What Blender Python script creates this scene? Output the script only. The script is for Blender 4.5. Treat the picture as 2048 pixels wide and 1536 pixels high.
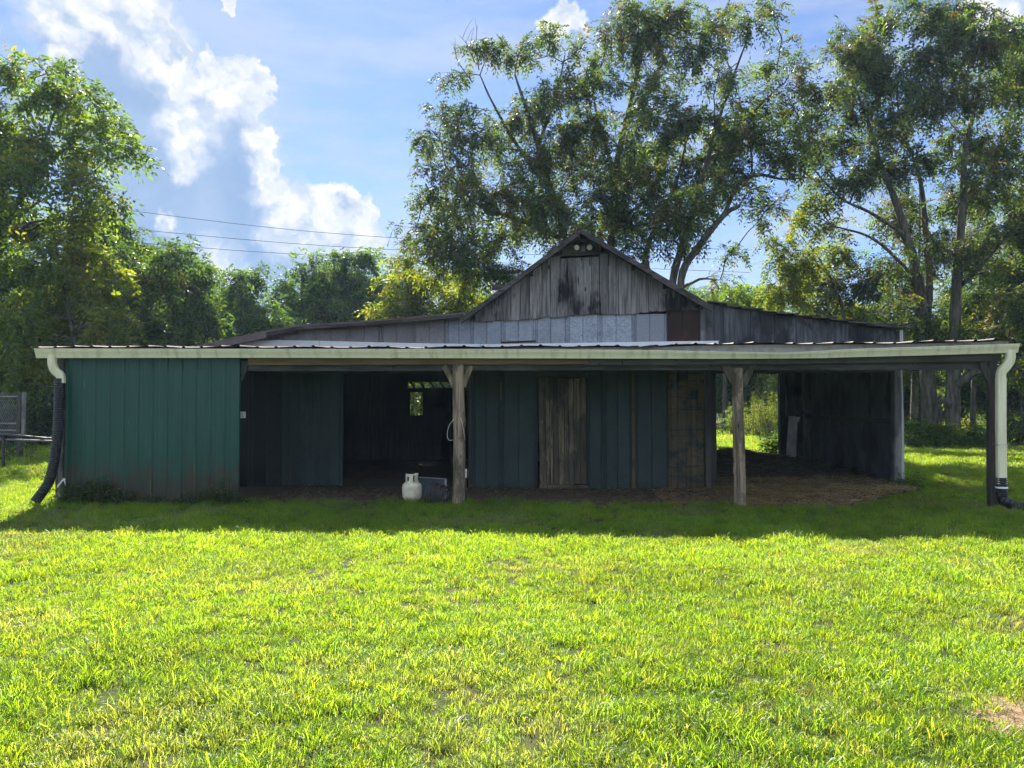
import bpy, math, random
import numpy as np
from mathutils import Vector

for _o in list(bpy.data.objects):
    bpy.data.objects.remove(_o)
sc = bpy.context.scene
COL = sc.collection
rng = np.random.default_rng(11)
random.seed(11)

# ------------------------------------------------------------------ camera
FPX, EYE = 1500.0, 1.6                       # focal length in px of a 2048 px wide frame, eye height
PITCH = math.atan(37 / FPX)
cam_d = bpy.data.cameras.new('camera')
cam_d.sensor_width = 36.0
cam_d.lens = FPX / 2048 * 36
cam_d.clip_start, cam_d.clip_end = 0.05, 3000
cam = bpy.data.objects.new('camera', cam_d)
cam.location = (0, 0, EYE)
cam.rotation_euler = (math.pi / 2 + PITCH, 0, 0)
COL.objects.link(cam)
sc.camera = cam


def ray(px, py):
    x, u = (px - 1024) / FPX, (768 - py) / FPX
    return np.array([x, math.cos(PITCH) - u * math.sin(PITCH), math.sin(PITCH) + u * math.cos(PITCH)])


def at(px, py, Y):
    """world point that stands Y metres ahead"""
    d = ray(px, py)
    return np.array([0, 0, EYE]) + d * (Y / d[1])


# ------------------------------------------------------------------ sun, sky, exposure
SUN = np.array([-0.27, 1.0, 0.95])
SUN = SUN / np.linalg.norm(SUN)
SUN_EL = math.asin(SUN[2])
SUN_AZ = math.atan2(SUN[0], SUN[1])          # from +Y towards +X
sun_d = bpy.data.lights.new('sun', 'SUN')
sun_d.energy = 5.0
sun_d.angle = math.radians(0.53)
sun_d.color = (1.0, 0.93, 0.80)
sun = bpy.data.objects.new('sun', sun_d)
sun.rotation_euler = Vector(SUN).to_track_quat('Z', 'Y').to_euler()
sun.location = (0, 0, 30)
COL.objects.link(sun)

sc.view_settings.view_transform = 'Standard'
sc.view_settings.look = 'None'
sc.view_settings.exposure = 2.05
sc.view_settings.gamma = 1.0
sc.view_settings.use_curve_mapping = False
sc.cycles.max_bounces = 6
sc.cycles.diffuse_bounces = 3
sc.cycles.glossy_bounces = 2
sc.cycles.transmission_bounces = 5
sc.cycles.transparent_max_bounces = 6
sc.cycles.caustics_reflective = False
sc.cycles.caustics_refractive = False
sc.cycles.use_denoising = True
sc.cycles.denoising_prefilter = 'NONE'
sc.cycles.use_light_tree = False
sc.cycles.use_adaptive_sampling = True
sc.cycles.adaptive_threshold = 0.02
sc.render.film_transparent = False


class NT:
    """short-hand for building node trees"""
    def __init__(s, nt):
        s.nt = nt

    def n(s, kind, _props=None, **inp):
        nd = s.nt.nodes.new(kind)
        for k, v in (_props or {}).items():
            setattr(nd, k, v)
        for k, v in inp.items():
            key = int(k[1:]) if k[0] == 'i' and k[1:].isdigit() else k.replace('_', ' ')
            s.set(nd.inputs[key], v)
        return nd

    def set(s, sock, v):
        if isinstance(v, bpy.types.NodeSocket):
            s.nt.links.new(v, sock)
        elif isinstance(v, bpy.types.Node):
            s.nt.links.new(v.outputs[0], sock)
        else:
            if sock.type == 'RGBA' and len(v) == 3:
                v = (*v, 1)
            sock.default_value = v

    def math(s, op, a, b=0.0, c=0.0, clamp=False):
        nd = s.n('ShaderNodeMath', dict(operation=op, use_clamp=clamp))
        s.set(nd.inputs[0], a); s.set(nd.inputs[1], b); s.set(nd.inputs[2], c)
        return nd.outputs[0]

    def vmath(s, op, a, b=(0, 0, 0)):
        nd = s.n('ShaderNodeVectorMath', dict(operation=op))
        s.set(nd.inputs[0], a)
        if isinstance(b, (int, float)):
            s.set(nd.inputs['Scale'], b)
        else:
            s.set(nd.inputs[1], b)
        return nd.outputs['Value'] if op in ('DISTANCE', 'DOT_PRODUCT', 'LENGTH') else nd.outputs[0]

    def mix(s, f, a, b, mode='MIX'):
        nd = s.n('ShaderNodeMix', dict(data_type='RGBA', blend_type=mode))
        s.set(nd.inputs[0], f); s.set(nd.inputs[6], a); s.set(nd.inputs[7], b)
        return nd.outputs[2]

    def step(s, x, lo, hi, a=0.0, b=1.0, kind='SMOOTHSTEP'):
        nd = s.n('ShaderNodeMapRange', dict(interpolation_type=kind))
        for i, v in enumerate((x, lo, hi, a, b)):
            s.set(nd.inputs[i], v)
        return nd.outputs[0]

    def noise(s, vec, scale, detail=3.0, rough=0.55):
        return s.n('ShaderNodeTexNoise', Vector=vec, Scale=scale, Detail=detail, Roughness=rough)


def ang(px, py):
    d = ray(px, py)
    return d / np.linalg.norm(d)


world = bpy.data.worlds.new('World')
sc.world = world
world.use_nodes = True
world.node_tree.nodes.clear()
w = NT(world.node_tree)
SKY_K = 0.05
sky = w.n('ShaderNodeTexSky', dict(sky_type='NISHITA', sun_disc=False, sun_elevation=SUN_EL,
                                   sun_rotation=SUN_AZ, air_density=1.0, dust_density=0.25,
                                   ozone_density=3.0, altitude=150))
gen = w.n('ShaderNodeTexCoord').outputs['Generated']
dirn = w.vmath('NORMALIZE', gen)
# cauliflower edges: the lookup direction is shifted by two noises
wa = w.noise(dirn, 9.0, 4.0, 0.62)
wb = w.noise(dirn, 34.0, 3.0, 0.65)
off = w.vmath('ADD', w.vmath('SCALE', w.vmath('SUBTRACT', wa.outputs['Color'], (.5, .5, .5)), 0.085),
              w.vmath('SCALE', w.vmath('SUBTRACT', wb.outputs['Color'], (.5, .5, .5)), 0.035))
wd = w.vmath('ADD', dirn, off)
BULK = [(120, 60, 75), (205, 105, 105), (300, 110, 85), (330, 200, 105), (230, 230, 120), (435, 235, 95),
        (350, 320, 110), (470, 320, 85), (400, 420, 120), (535, 420, 85), (640, 450, 70), (705, 470, 55),
        (540, 500, 110), (300, 440, 110), (380, 540, 140), (640, 540, 100), (100, 230, 90)]
PUFF = [(105, 15, 45), (190, 12, 45), (255, 35, 50), (300, 55, 55), (335, 110, 45), (380, 165, 38), (400, 200, 30),
        (445, 160, 50), (495, 165, 45), (515, 205, 32), (420, 200, 45), (372, 255, 40), (368, 315, 32), (300, 85, 45),
        (522, 285, 24), (535, 335, 30), (552, 395, 32), (600, 430, 45), (665, 400, 46), (630, 440, 55), (715, 445, 48),
        (745, 478, 40), (335, 455, 16), (575, 465, 45), (560, 150, 1), (250, 505, 25),
        (462, 12, 19), (1110, 42, 42), (1140, 62, 30), (2025, 0, 60),
        (420, 545, 50), (690, 505, 55), (85, 130, 26)]


def blobs(items, soft):
    acc = None
    for (px, py, r) in items:
        c = ang(px, py)
        d = w.vmath('DISTANCE', wd, tuple(c))
        f = w.math('MULTIPLY_ADD', d, -FPX / r, 1.0)
        if acc is None:
            acc = f
        else:
            nd = w.n('ShaderNodeMath', dict(operation='SMOOTH_MAX'))
            w.set(nd.inputs[0], acc); w.set(nd.inputs[1], f); nd.inputs[2].default_value = soft
            acc = nd.outputs[0]
    return acc


fb, fp = blobs(BULK, 0.35), blobs(PUFF, 0.25)
nz = w.noise(wd, 22.0, 3.0, 0.6)
nzc = w.math('MULTIPLY_ADD', nz.outputs['Fac'], 1.0, -0.5)
fb2 = w.math('ADD', fb, w.math('MULTIPLY', nzc, 0.5))
fp2 = w.math('ADD', fp, w.math('MULTIPLY', nzc, 1.0))
# scattered cumulus added out of view, made brighter to fill the shade
gz = w.noise(dirn, 3.1, 4.0, 0.55)
sepd = w.n('ShaderNodeSeparateXYZ', Vector=dirn)
away = w.step(sepd.outputs['Y'], 0.62, 0.30)
gm = w.math('MULTIPLY', w.step(gz.outputs['Fac'], 0.465, 0.585), away)
mb = w.step(fb2, -0.12, 0.40)
bn = w.step(w.noise(wd, 7.0, 2.0, 0.6).outputs['Fac'], .35, .68)
mp = w.step(fp2, -0.05, 0.45)
# thin cirrus veil
cv = w.vmath('MULTIPLY', dirn, (2.0, 2.0, 9.0))
ci = w.noise(cv, 2.2, 4.0, 0.6)
cir = w.math('MULTIPLY', w.step(ci.outputs['Fac'], 0.33, 0.70), 0.66)
K = 1.0 / SKY_K
edge = w.step(fb2, 0.0, 0.30, 1.0, 0.0)
bulk_c = w.mix(edge, w.mix(bn, (0.075 * K, 0.112 * K, 0.178 * K), (0.115 * K, 0.148 * K, 0.205 * K)), (0.15 * K, 0.185 * K, 0.23 * K))
skyc = w.mix(1.0, sky.outputs[0], (0.56, 0.62, 0.77), 'MULTIPLY')
c0 = w.mix(cir, skyc, (0.150 * K, 0.174 * K, 0.212 * K))
# billows: bright where a lobe turns to the sun, blue-grey on its far side
sdir = (float(SUN[0]) * .03, 0.0, 0.026)
e1 = w.noise(wd, 26.0, 2.0, 0.55)
e2 = w.noise(w.vmath('ADD', wd, (sdir[0] + .022, 0.0, sdir[2] - .008)), 26.0, 2.0, 0.55)
emb = w.math('MULTIPLY_ADD', w.math('SUBTRACT', e1.outputs['Fac'], e2.outputs['Fac']), 3.2, 0.5, clamp=True)
core = w.step(fp2, 0.15, 0.95)
dimm = w.math('MULTIPLY', w.math('ADD', w.math('MULTIPLY', emb, .75), w.math('MULTIPLY', core, .35)), 0.85, clamp=True)
puff_c = w.mix(dimm, (0.258 * K, 0.258 * K, 0.262 * K), (0.11 * K, 0.145 * K, 0.20 * K))
soft = w.step(fp2, -0.75, 0.40)
alpha = w.math('MAXIMUM', w.step(fp2, -0.02, 0.20), w.math('MULTIPLY', mb, 0.93))
c2 = w.mix(alpha, c0, w.mix(soft, bulk_c, puff_c))
c3 = w.mix(w.math('MULTIPLY', gm, 0.85), c2, (0.52 * K, 0.56 * K, 0.64 * K))
bg = w.n('ShaderNodeBackground', Color=c3, Strength=SKY_K)
w.n('ShaderNodeOutputWorld', Surface=bg)
world.cycles.sampling_method = 'MANUAL'
world.cycles.sample_map_resolution = 1024

# ------------------------------------------------------------------ mesh helpers
def mesh_np(name, verts, quads=None, tris=None):
    """fast mesh from numpy arrays"""
    me = bpy.data.meshes.new(name)
    verts = np.asarray(verts, dtype=np.float32).reshape(-1, 3)
    nq = 0 if quads is None else len(quads)
    nt_ = 0 if tris is None else len(tris)
    me.vertices.add(len(verts))
    me.vertices.foreach_set('co', verts.ravel())
    loops = []
    if nq: loops.append(np.asarray(quads, dtype=np.int32).ravel())
    if nt_: loops.append(np.asarray(tris, dtype=np.int32).ravel())
    loops = np.concatenate(loops)
    me.loops.add(len(loops))
    me.loops.foreach_set('vertex_index', loops)
    me.polygons.add(nq + nt_)
    st = np.concatenate([np.arange(nq) * 4, nq * 4 + np.arange(nt_) * 3]).astype(np.int32)
    me.polygons.foreach_set('loop_start', st)
    me.update(calc_edges=True)
    return me


def link(name, me, m=None, parent=None, smooth=False):
    o = bpy.data.objects.new(name, me)
    COL.objects.link(o)
    if m is not None and len(me.materials) == 0:
        me.materials.append(m)
    if smooth:
        me.shade_smooth()
    if parent is not None:
        o.parent = parent
    return o


class MB:
    """collects pieces of one part"""
    def __init__(s):
        s.v, s.f = [], []

    def add(s, v, f):
        b = len(s.v)
        s.v += [tuple(map(float, p)) for p in v]
        s.f += [tuple(i + b for i in q) for q in f]
        return s

    def box(s, a, b):
        x0, y0, z0 = a; x1, y1, z1 = b
        return s.add([(x0, y0, z0), (x1, y0, z0), (x1, y1, z0), (x0, y1, z0),
                      (x0, y0, z1), (x1, y0, z1), (x1, y1, z1), (x0, y1, z1)],
                     [(0, 3, 2, 1), (4, 5, 6, 7), (0, 1, 5, 4), (1, 2, 6, 5), (2, 3, 7, 6), (3, 0, 4, 7)])

    def prism(s, outline, v0, v1, jit=0.0):
        """outline of (u, z), extruded along v; winding does not matter much"""
        n = len(outline)
        j = [random.uniform(-jit, jit) for _ in outline]
        v = [(u, v0 + jj, z) for (u, z), jj in zip(outline, j)] + [(u, v1, z) for u, z in outline]
        f = [tuple(range(n)), tuple(range(2 * n - 1, n - 1, -1))]
        f += [(i, i + n, (i + 1) % n + n, (i + 1) % n) for i in range(n)]
        return s.add(v, f)

    def bar(s, p, q, wa, wb, up=(0, 0, 1)):
        """rectangular bar from p to q, wa across, wb along up"""
        p, q = np.array(p, float), np.array(q, float)
        d = (q - p) / np.linalg.norm(q - p)
        a = np.cross(d, np.array(up, float))
        if np.linalg.norm(a) < 1e-4: a = np.cross(d, (1, 0, 0))
        a /= np.linalg.norm(a); b = np.cross(a, d)
        v = [c + a * sx * wa / 2 + b * sy * wb / 2 for c in (p, q) for sx, sy in ((-1, -1), (1, -1), (1, 1), (-1, 1))]
        return s.add(v, [(0, 1, 2, 3), (7, 6, 5, 4), (0, 4, 5, 1), (1, 5, 6, 2), (2, 6, 7, 3), (3, 7, 4, 0)])

    def tube(s, pts, rad, n=8, cap=True):
        v, f = tube_arrays(pts, rad, n)
        f = [tuple(q) for q in f]
        m = len(pts)
        if cap:
            f += [tuple(range(n - 1, -1, -1)), tuple(range((m - 1) * n, m * n))]
        return s.add(v, f)

    def lathe(s, prof, c, n=24, axis='z'):
        v, f = [], []
        for r, h in prof:
            for i in range(n):
                t = 2 * math.pi * i / n
                x, y = r * math.cos(t), r * math.sin(t)
                v.append((c[0] + x, c[1] + y, c[2] + h) if axis == 'z' else (c[0] + x, c[1] + h, c[2] + y))
        for k in range(len(prof) - 1):
            for i in range(n):
                f.append((k * n + i, k * n + (i + 1) % n, (k + 1) * n + (i + 1) % n, (k + 1) * n + i))
        f += [tuple(range(n - 1, -1, -1)), tuple(range((len(prof) - 1) * n, len(prof) * n))]
        return s.add(v, f)

    def build(s, name, m, parent=None, smooth=False):
        me = bpy.data.meshes.new(name)
        me.from_pydata(s.v, [], s.f)
        me.validate()
        import bmesh
        bm = bmesh.new(); bm.from_mesh(me)
        bmesh.ops.recalc_face_normals(bm, faces=bm.faces)
        bm.to_mesh(me); bm.free()
        return link(name, me, m, parent, smooth)


def tube_arrays(pts, rad, n=8):
    pts = np.asarray(pts, float); rad = np.asarray(rad, float) * np.ones(len(pts))
    t = np.gradient(pts, axis=0)
    t /= np.maximum(np.linalg.norm(t, axis=1, keepdims=True), 1e-9)
    ref = np.array([1.0, 0.15, 0.1]) if abs(t[0, 0]) < 0.8 else np.array([0.1, 0.15, 1.0])
    a = np.cross(t, ref); a /= np.maximum(np.linalg.norm(a, axis=1, keepdims=True), 1e-9)
    b = np.cross(t, a)
    th = np.arange(n) * 2 * math.pi / n
    v = pts[:, None] + rad[:, None, None] * (a[:, None] * np.cos(th)[None, :, None] + b[:, None] * np.sin(th)[None, :, None])
    m = len(pts)
    k, i = np.meshgrid(np.arange(m - 1), np.arange(n), indexing='ij')
    i2 = (i + 1) % n
    f = np.stack([k * n + i, k * n + i2, (k + 1) * n + i2, (k + 1) * n + i], -1).reshape(-1, 4)
    return v.reshape(-1, 3), f


def curve_pts(ctrl, n=12):
    """Catmull-Rom through control points"""
    c = np.asarray(ctrl, float)
    c = np.vstack([2 * c[0] - c[1], c, 2 * c[-1] - c[-2]])
    out = []
    for i in range(1, len(c) - 2):
        for t in np.linspace(0, 1, n, endpoint=False):
            p0, p1, p2, p3 = c[i - 1:i + 3]
            out.append(.5 * ((2 * p1) + (-p0 + p2) * t + (2 * p0 - 5 * p1 + 4 * p2 - p3) * t * t + (-p0 + 3 * p1 - 3 * p2 + p3) * t ** 3))
    out.append(c[-2])
    return np.array(out)


def tag(o, label=None, cat=None, group=None, kind=None):
    if label: o['label'] = label
    if cat: o['category'] = cat
    if group: o['group'] = group
    if kind: o['kind'] = kind
    return o


def empty(name, loc, rz=0.0):
    o = bpy.data.objects.new(name, None)
    o.empty_display_size = 0.2
    o.location = tuple(map(float, loc)); o.rotation_euler = (0, 0, rz)
    COL.objects.link(o)
    return o


def sstep(x, a, b):
    t = np.clip((np.asarray(x, float) - a) / (b - a), 0, 1)
    return t * t * (3 - 2 * t)


def ground_h(x, y):
    x = np.asarray(x, float); y = np.asarray(y, float)
    h = 0.04 * sstep(y, 12, 16) + 0.07 * sstep(y, 12.4, 15) * sstep(x, 2.5, 5.5)
    h = h + 0.018 * np.sin(x * 1.3 + y * .7) * np.sin(y * 1.1 - x * .4 + 1) * sstep(np.abs(y - 13.5), 2.5, 5)
    return h + 0.010 * np.sin(x * 3.1 + 2) * np.sin(y * 2.7)

# ------------------------------------------------------------------ materials
def new_mat(name):
    m = bpy.data.materials.new(name)
    m.use_nodes = True
    m.node_tree.nodes.clear()
    return m, NT(m.node_tree)


def finish(t, color, rough=0.8, metal=0.0, spec=0.3, bump=None, bump_s=0.3, bump_d=0.01):
    p = t.n('ShaderNodeBsdfPrincipled', Base_Color=color, Roughness=rough, Metallic=metal)
    p.inputs['Specular IOR Level'].default_value = spec
    if bump is not None:
        b = t.n('ShaderNodeBump', Height=bump, Strength=bump_s, Distance=bump_d)
        t.nt.links.new(b.outputs[0], p.inputs['Normal'])
    t.n('ShaderNodeOutputMaterial', Surface=p.outputs[0])
    return p


def wood(name, light, dark, stain=(0.012, 0.012, 0.014), stain_amt=0.5, axis='z', stain_scale=1.1, vary=0.5):
    m, t = new_mat(name)
    co = t.n('ShaderNodeTexCoord').outputs['Object']
    rnd = t.n('ShaderNodeObjectInfo').outputs['Random']
    sh = t.n('ShaderNodeCombineXYZ', X=t.math('MULTIPLY', rnd, 37.0), Y=0.0, Z=t.math('MULTIPLY', rnd, 91.0))
    cs = t.vmath('ADD', co, sh)
    st = {'z': (9, 9, .6), 'x': (.6, 9, 9), 'y': (9, .6, 9)}[axis]
    g1 = t.noise(t.vmath('MULTIPLY', cs, st), 2.0, 5, 0.65)
    g2 = t.noise(t.vmath('MULTIPLY', cs, tuple(a * 3.2 if a > 2 else a for a in st)), 2.0, 3, 0.6)
    grain = t.math('ADD', t.math('MULTIPLY', g1.outputs['Fac'], .65), t.math('MULTIPLY', g2.outputs['Fac'], .35))
    c = t.mix(t.step(grain, .38, .60), dark, light)
    c = t.mix(t.math('MULTIPLY', rnd, vary), c, dark)
    k = t.noise(t.vmath('MULTIPLY', co, (1, 1, .55) if axis == 'z' else (1, 1, 1)), stain_scale, 4, .6)
    kk = t.math('ADD', k.outputs['Fac'], t.math('MULTIPLY', t.math('SUBTRACT', grain, .5), .7))
    c = t.mix(t.step(kk, .49, .57, 0, stain_amt), c, stain)
    kn = t.n('ShaderNodeTexVoronoi', Vector=t.vmath('MULTIPLY', cs, (5, 5, 1.6)), Scale=1.0)
    c = t.mix(t.step(kn.outputs['Distance'], .10, .05), c, tuple(.35 * a for a in dark))
    finish(t, c, 0.86, 0, .2, grain, .7, .006)
    return m


def tin(name, base, dark, rust=(0.12, 0.045, 0.02), rust_lo=.62, metal=.35, rough=.5, spangle=.4, streak=.5):
    m, t = new_mat(name)
    co = t.n('ShaderNodeTexCoord').outputs['Object']
    rnd = t.n('ShaderNodeObjectInfo').outputs['Random']
    v = t.n('ShaderNodeTexVoronoi', dict(feature='F1'), Vector=co, Scale=34.0)
    n1 = t.noise(co, 2.6, 5, .6)
    n2 = t.noise(t.vmath('MULTIPLY', co, (9, 9, .8)), 1.0, 4, .6)
    sep = t.n('ShaderNodeSeparateColor', Color=v.outputs['Color'])
    f = t.math('ADD', t.math('MULTIPLY', sep.outputs[0], spangle), t.math('MULTIPLY', n1.outputs['Fac'], 1 - spangle))
    c = t.mix(t.step(f, .2, .85), dark, base)
    c = t.mix(t.math('MULTIPLY', t.step(n2.outputs['Fac'], .5, .72), streak), c, dark)
    c = t.mix(t.math('MULTIPLY', rnd, .75), c, tuple(a * .5 for a in base))
    r = t.noise(t.vmath('ADD', co, t.n('ShaderNodeCombineXYZ', X=t.math('MULTIPLY', rnd, 9), Y=0., Z=0.).outputs[0]), 3.2, 6, .68)
    rr = t.step(r.outputs['Fac'], rust_lo, rust_lo + .14)
    c = t.mix(rr, c, rust)
    p = finish(t, c, rough, metal, .4, n1.outputs['Fac'], .25, .02)
    return m


def plain(name, col, rough=.6, metal=0., noise_amt=.25, scale=6., dark=None, spec=.35, bump_s=.15):
    m, t = new_mat(name)
    co = t.n('ShaderNodeTexCoord').outputs['Object']
    n1 = t.noise(co, scale, 5, .62)
    c = t.mix(t.step(n1.outputs['Fac'], .38, .72, 0, noise_amt), col, dark or tuple(a * .45 for a in col))
    finish(t, c, rough, metal, spec, n1.outputs['Fac'], bump_s, .01)
    return m


def foliage(name, attr, gloss=.05, trans=.60, tmul=(1.4, 1.5, .45)):
    """leaf: diffuse + translucent + a little sheen; colour from the face's own tint"""
    m, t = new_mat(name)
    a = t.n('ShaderNodeAttribute', dict(attribute_name=attr)).outputs['Color']
    d = t.n('ShaderNodeBsdfDiffuse', Color=a)
    tr = t.n('ShaderNodeBsdfTranslucent', Color=t.mix(1.0, a, tmul, 'MULTIPLY'))
    s = t.n('ShaderNodeMixShader', Fac=trans)
    t.nt.links.new(d.outputs[0], s.inputs[1]); t.nt.links.new(tr.outputs[0], s.inputs[2])
    g = t.n('ShaderNodeBsdfGlossy', Color=(.9, .95, 1.0), Roughness=.38)
    fr = t.n('ShaderNodeFresnel', IOR=1.35)
    s2 = t.n('ShaderNodeMixShader', Fac=t.math('MULTIPLY', fr.outputs[0], gloss * 2))
    t.nt.links.new(s.outputs[0], s2.inputs[1]); t.nt.links.new(g.outputs[0], s2.inputs[2])
    t.n('ShaderNodeOutputMaterial', Surface=s2.outputs[0])
    return m


M = {}
M['gable_wood'] = wood('weathered_gable_wood', (.32, .31, .305), (.075, .073, .074), stain_amt=.95, stain_scale=1.15, vary=.6)
M['wing_wood'] = wood('weathered_wing_wood', (.13, .135, .145), (.036, .039, .045), stain_amt=.8, stain_scale=2.0)
M['door_wood'] = wood('plank_door_wood', (.23, .185, .125), (.050, .042, .032), stain_amt=.6, stain_scale=2.0, vary=.75)
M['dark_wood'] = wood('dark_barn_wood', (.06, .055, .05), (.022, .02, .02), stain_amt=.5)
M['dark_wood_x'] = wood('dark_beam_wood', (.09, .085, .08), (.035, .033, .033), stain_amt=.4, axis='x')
M['rake_wood'] = wood('rake_board_wood', (.11, .10, .095), (.03, .028, .028), stain_amt=.5, axis='x', stain_scale=2.0)
M['beam_new'] = wood('new_beam_wood', (.20, .135, .075), (.13, .085, .048), stain_amt=.12, axis='x', vary=.1)
M['beam_old'] = wood('old_beam_wood', (.13, .125, .10), (.06, .058, .05), stain_amt=.3, axis='x')
M['post_wood'] = wood('bare_log_wood', (.33, .26, .18), (.085, .065, .048), stain_amt=.65, stain_scale=3.0, vary=.15)
M['post_dark'] = wood('dark_post_wood', (.10, .09, .075), (.04, .037, .033), stain_amt=.4)
M['grey_post'] = wood('grey_post_wood', (.30, .30, .29), (.12, .12, .12), stain_amt=.5, stain_scale=3)
M['pale_wood'] = wood('pale_dry_wood', (.55, .52, .48), (.28, .26, .24), stain_amt=.5, stain_scale=4)
M['lit_board'] = wood('lit_board_wood', (.85, .82, .78), (.50, .47, .43), stain_amt=.3, stain_scale=4)  # light on the pen board is put into this pale colour
M['galv'] = tin('galvanised_tin', (.36, .40, .46), (.20, .235, .29), rust_lo=.74, metal=.25)
M['galv_old'] = tin('old_brownish_tin', (.27, .26, .275), (.15, .145, .16), rust_lo=.64, rust=(.10, .055, .04), metal=.2, spangle=.25)
M['rust_tin'] = tin('rusted_tin', (.055, .024, .018), (.020, .012, .011), rust=(.10, .032, .018), rust_lo=.56, metal=.1, rough=.8, spangle=.1)
M['wall_tin'] = tin('shaded_wall_tin', (.026, .050, .048), (.010, .020, .022), rust_lo=.70, rust=(.035, .028, .022), metal=.05, rough=.65, spangle=.18, streak=.8)  # galvanised tin with the porch shade darkened into its colour
M['wall_tin_dark'] = tin('dull_wall_tin', (.022, .034, .036), (.007, .011, .013), rust_lo=.74, metal=.1, spangle=.3, streak=.7, rough=.65)  # left wall panels, porch shade put into the colour as well
M['tan_tin'] = tin('stained_tan_tin', (.15, .11, .055), (.05, .04, .024), rust=(.014, .028, .027), rust_lo=.50, metal=.1, spangle=.1, rough=.75)
M['roof_tin'] = plain('dark_red_roof_tin', (.035, .018, .018), .75, .0, .5, 3.0, (.025, .023, .024))
M['old_roof'] = plain('old_roof_tin', (.06, .058, .06), .7, .2, .5, 3.0, (.10, .05, .035))
M['wing_roof'] = plain('brown_wing_roof', (.095, .062, .058), .6, .1, .5, 2.0, (.16, .15, .145))
M['flashing'] = plain('white_flashing', (.70, .72, .74), .45, .1, .2, 3.0)
M['trim_white'] = plain('white_trim', (.36, .365, .37), .5, .1, .4, 9.0, (.3, .29, .27))
M['fascia'] = plain('dirty_grey_fascia', (.33, .32, .31), .8, 0, .6, 7.0, (.15, .12, .10))


def gutter_mat():
    m, t = new_mat('sage_gutter_paint')
    co = t.n('ShaderNodeTexCoord').outputs['Object']
    n1 = t.noise(t.vmath('MULTIPLY', co, (7, 3, .9)), 1.0, 5, .65)
    n2 = t.noise(co, 1.7, 4, .6)
    c = t.mix(t.step(n1.outputs['Fac'], .46, .70, 0, .65), (.68, .66, .46), (.36, .35, .22))
    c = t.mix(t.step(n2.outputs['Fac'], .5, .72, 0, .35), c, (.52, .49, .34))
    finish(t, c, .42, 0, .45, n2.outputs['Fac'], .1, .02)
    return m


M['gutter'] = gutter_mat()


def green_mat():
    m, t = new_mat('green_siding_paint')
    co = t.n('ShaderNodeTexCoord').outputs['Object']
    sp = t.n('ShaderNodeSeparateXYZ', Vector=co)
    n1 = t.noise(co, 1.3, 5, .6)
    n2 = t.noise(t.vmath('MULTIPLY', co, (3, 3, 2)), 1.6, 6, .68)
    n3 = t.noise(t.vmath('MULTIPLY', co, (20, 20, 1.0)), 1.0, 4, .6)
    c = t.mix(n1.outputs['Fac'], (.0025, .046, .033), (.004, .060, .044))
    c = t.mix(t.step(n3.outputs['Fac'], .55, .8, 0, .3), c, (.010, .058, .050))
    # mud splashed up from the ground
    hgt = t.math('ADD', sp.outputs['Z'], t.math('MULTIPLY', n2.outputs['Fac'], -1.5))
    c = t.mix(t.step(hgt, .02, -.48, 0, .92), c, (.030, .026, .017))
    sc_ = t.noise(t.vmath('MULTIPLY', co, (30, 30, 2.2)), 1.0, 2, .5)
    c = t.mix(t.step(sc_.outputs['Fac'], .76, .79, 0, .6), c, (.14, .20, .19))
    finish(t, c, .42, 0, .45, n1.outputs['Fac'], .12, .03)
    return m


M['green'] = green_mat()
M['hose'] = plain('black_corrugated_plastic', (.014, .017, .022), .45, 0, .3, 8., (.05, .045, .04))
M['tank'] = plain('chalky_tank_paint', (.62, .58, .45), .55, 0, .5, 9., (.30, .24, .16))
M['black_metal'] = plain('black_metal', (.02, .02, .022), .5, .3, .3, 8.)
M['wire'] = plain('dull_wire', (.035, .036, .04), .35, .2, .5, 20., (.10, .055, .035))
M['chain'] = plain('grey_chain_link', (.24, .25, .25), .5, .6, .4, 20., (.12, .09, .07))
M['pipe'] = plain('dark_steel_pipe', (.045, .045, .055), .45, .4, .4, 9., (.10, .06, .045))
M['lens'] = plain('lamp_lens', (.62, .58, .46), .12, 0, .3, 22., spec=.7)
M['grey_plastic'] = plain('grey_plastic', (.09, .095, .10), .5)
M['paper'] = plain('pale_box_plastic', (.60, .58, .52), .6, 0, .2)
M['twine'] = plain('pale_twine', (.62, .60, .55), .9)
M['tape'] = plain('white_band', (.75, .76, .76), .5, 0, .2)
M['bluepan'] = plain('blue_grey_pan', (.014, .028, .034), .5, .1, .4, 5.)
M['cable'] = plain('power_cable', (.03, .03, .033), .6)


def bark_mat(name, a, b):
    m, t = new_mat(name)
    co = t.n('ShaderNodeTexCoord').outputs['Object']
    n1 = t.noise(t.vmath('MULTIPLY', co, (9, 9, 1.7)), 1.0, 5, .65)
    n2 = t.noise(co, 2.2, 4, .6)
    c = t.mix(t.step(n1.outputs['Fac'], .35, .65), b, a)
    c = t.mix(t.step(n2.outputs['Fac'], .52, .68, 0, .5), c, (.07, .085, .05))
    finish(t, c, .92, 0, .15, n1.outputs['Fac'], .8, .03)
    return m


M['bark'] = bark_mat('ridged_bark', (.13, .115, .095), (.04, .036, .032))
M['bark_far'] = bark_mat('smooth_bark', (.12, .11, .095), (.05, .046, .04))
M['leaf'] = foliage('leaf', 'tint')
M['blade'] = foliage('grass_leaf', 'tint', .22, .58)

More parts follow.
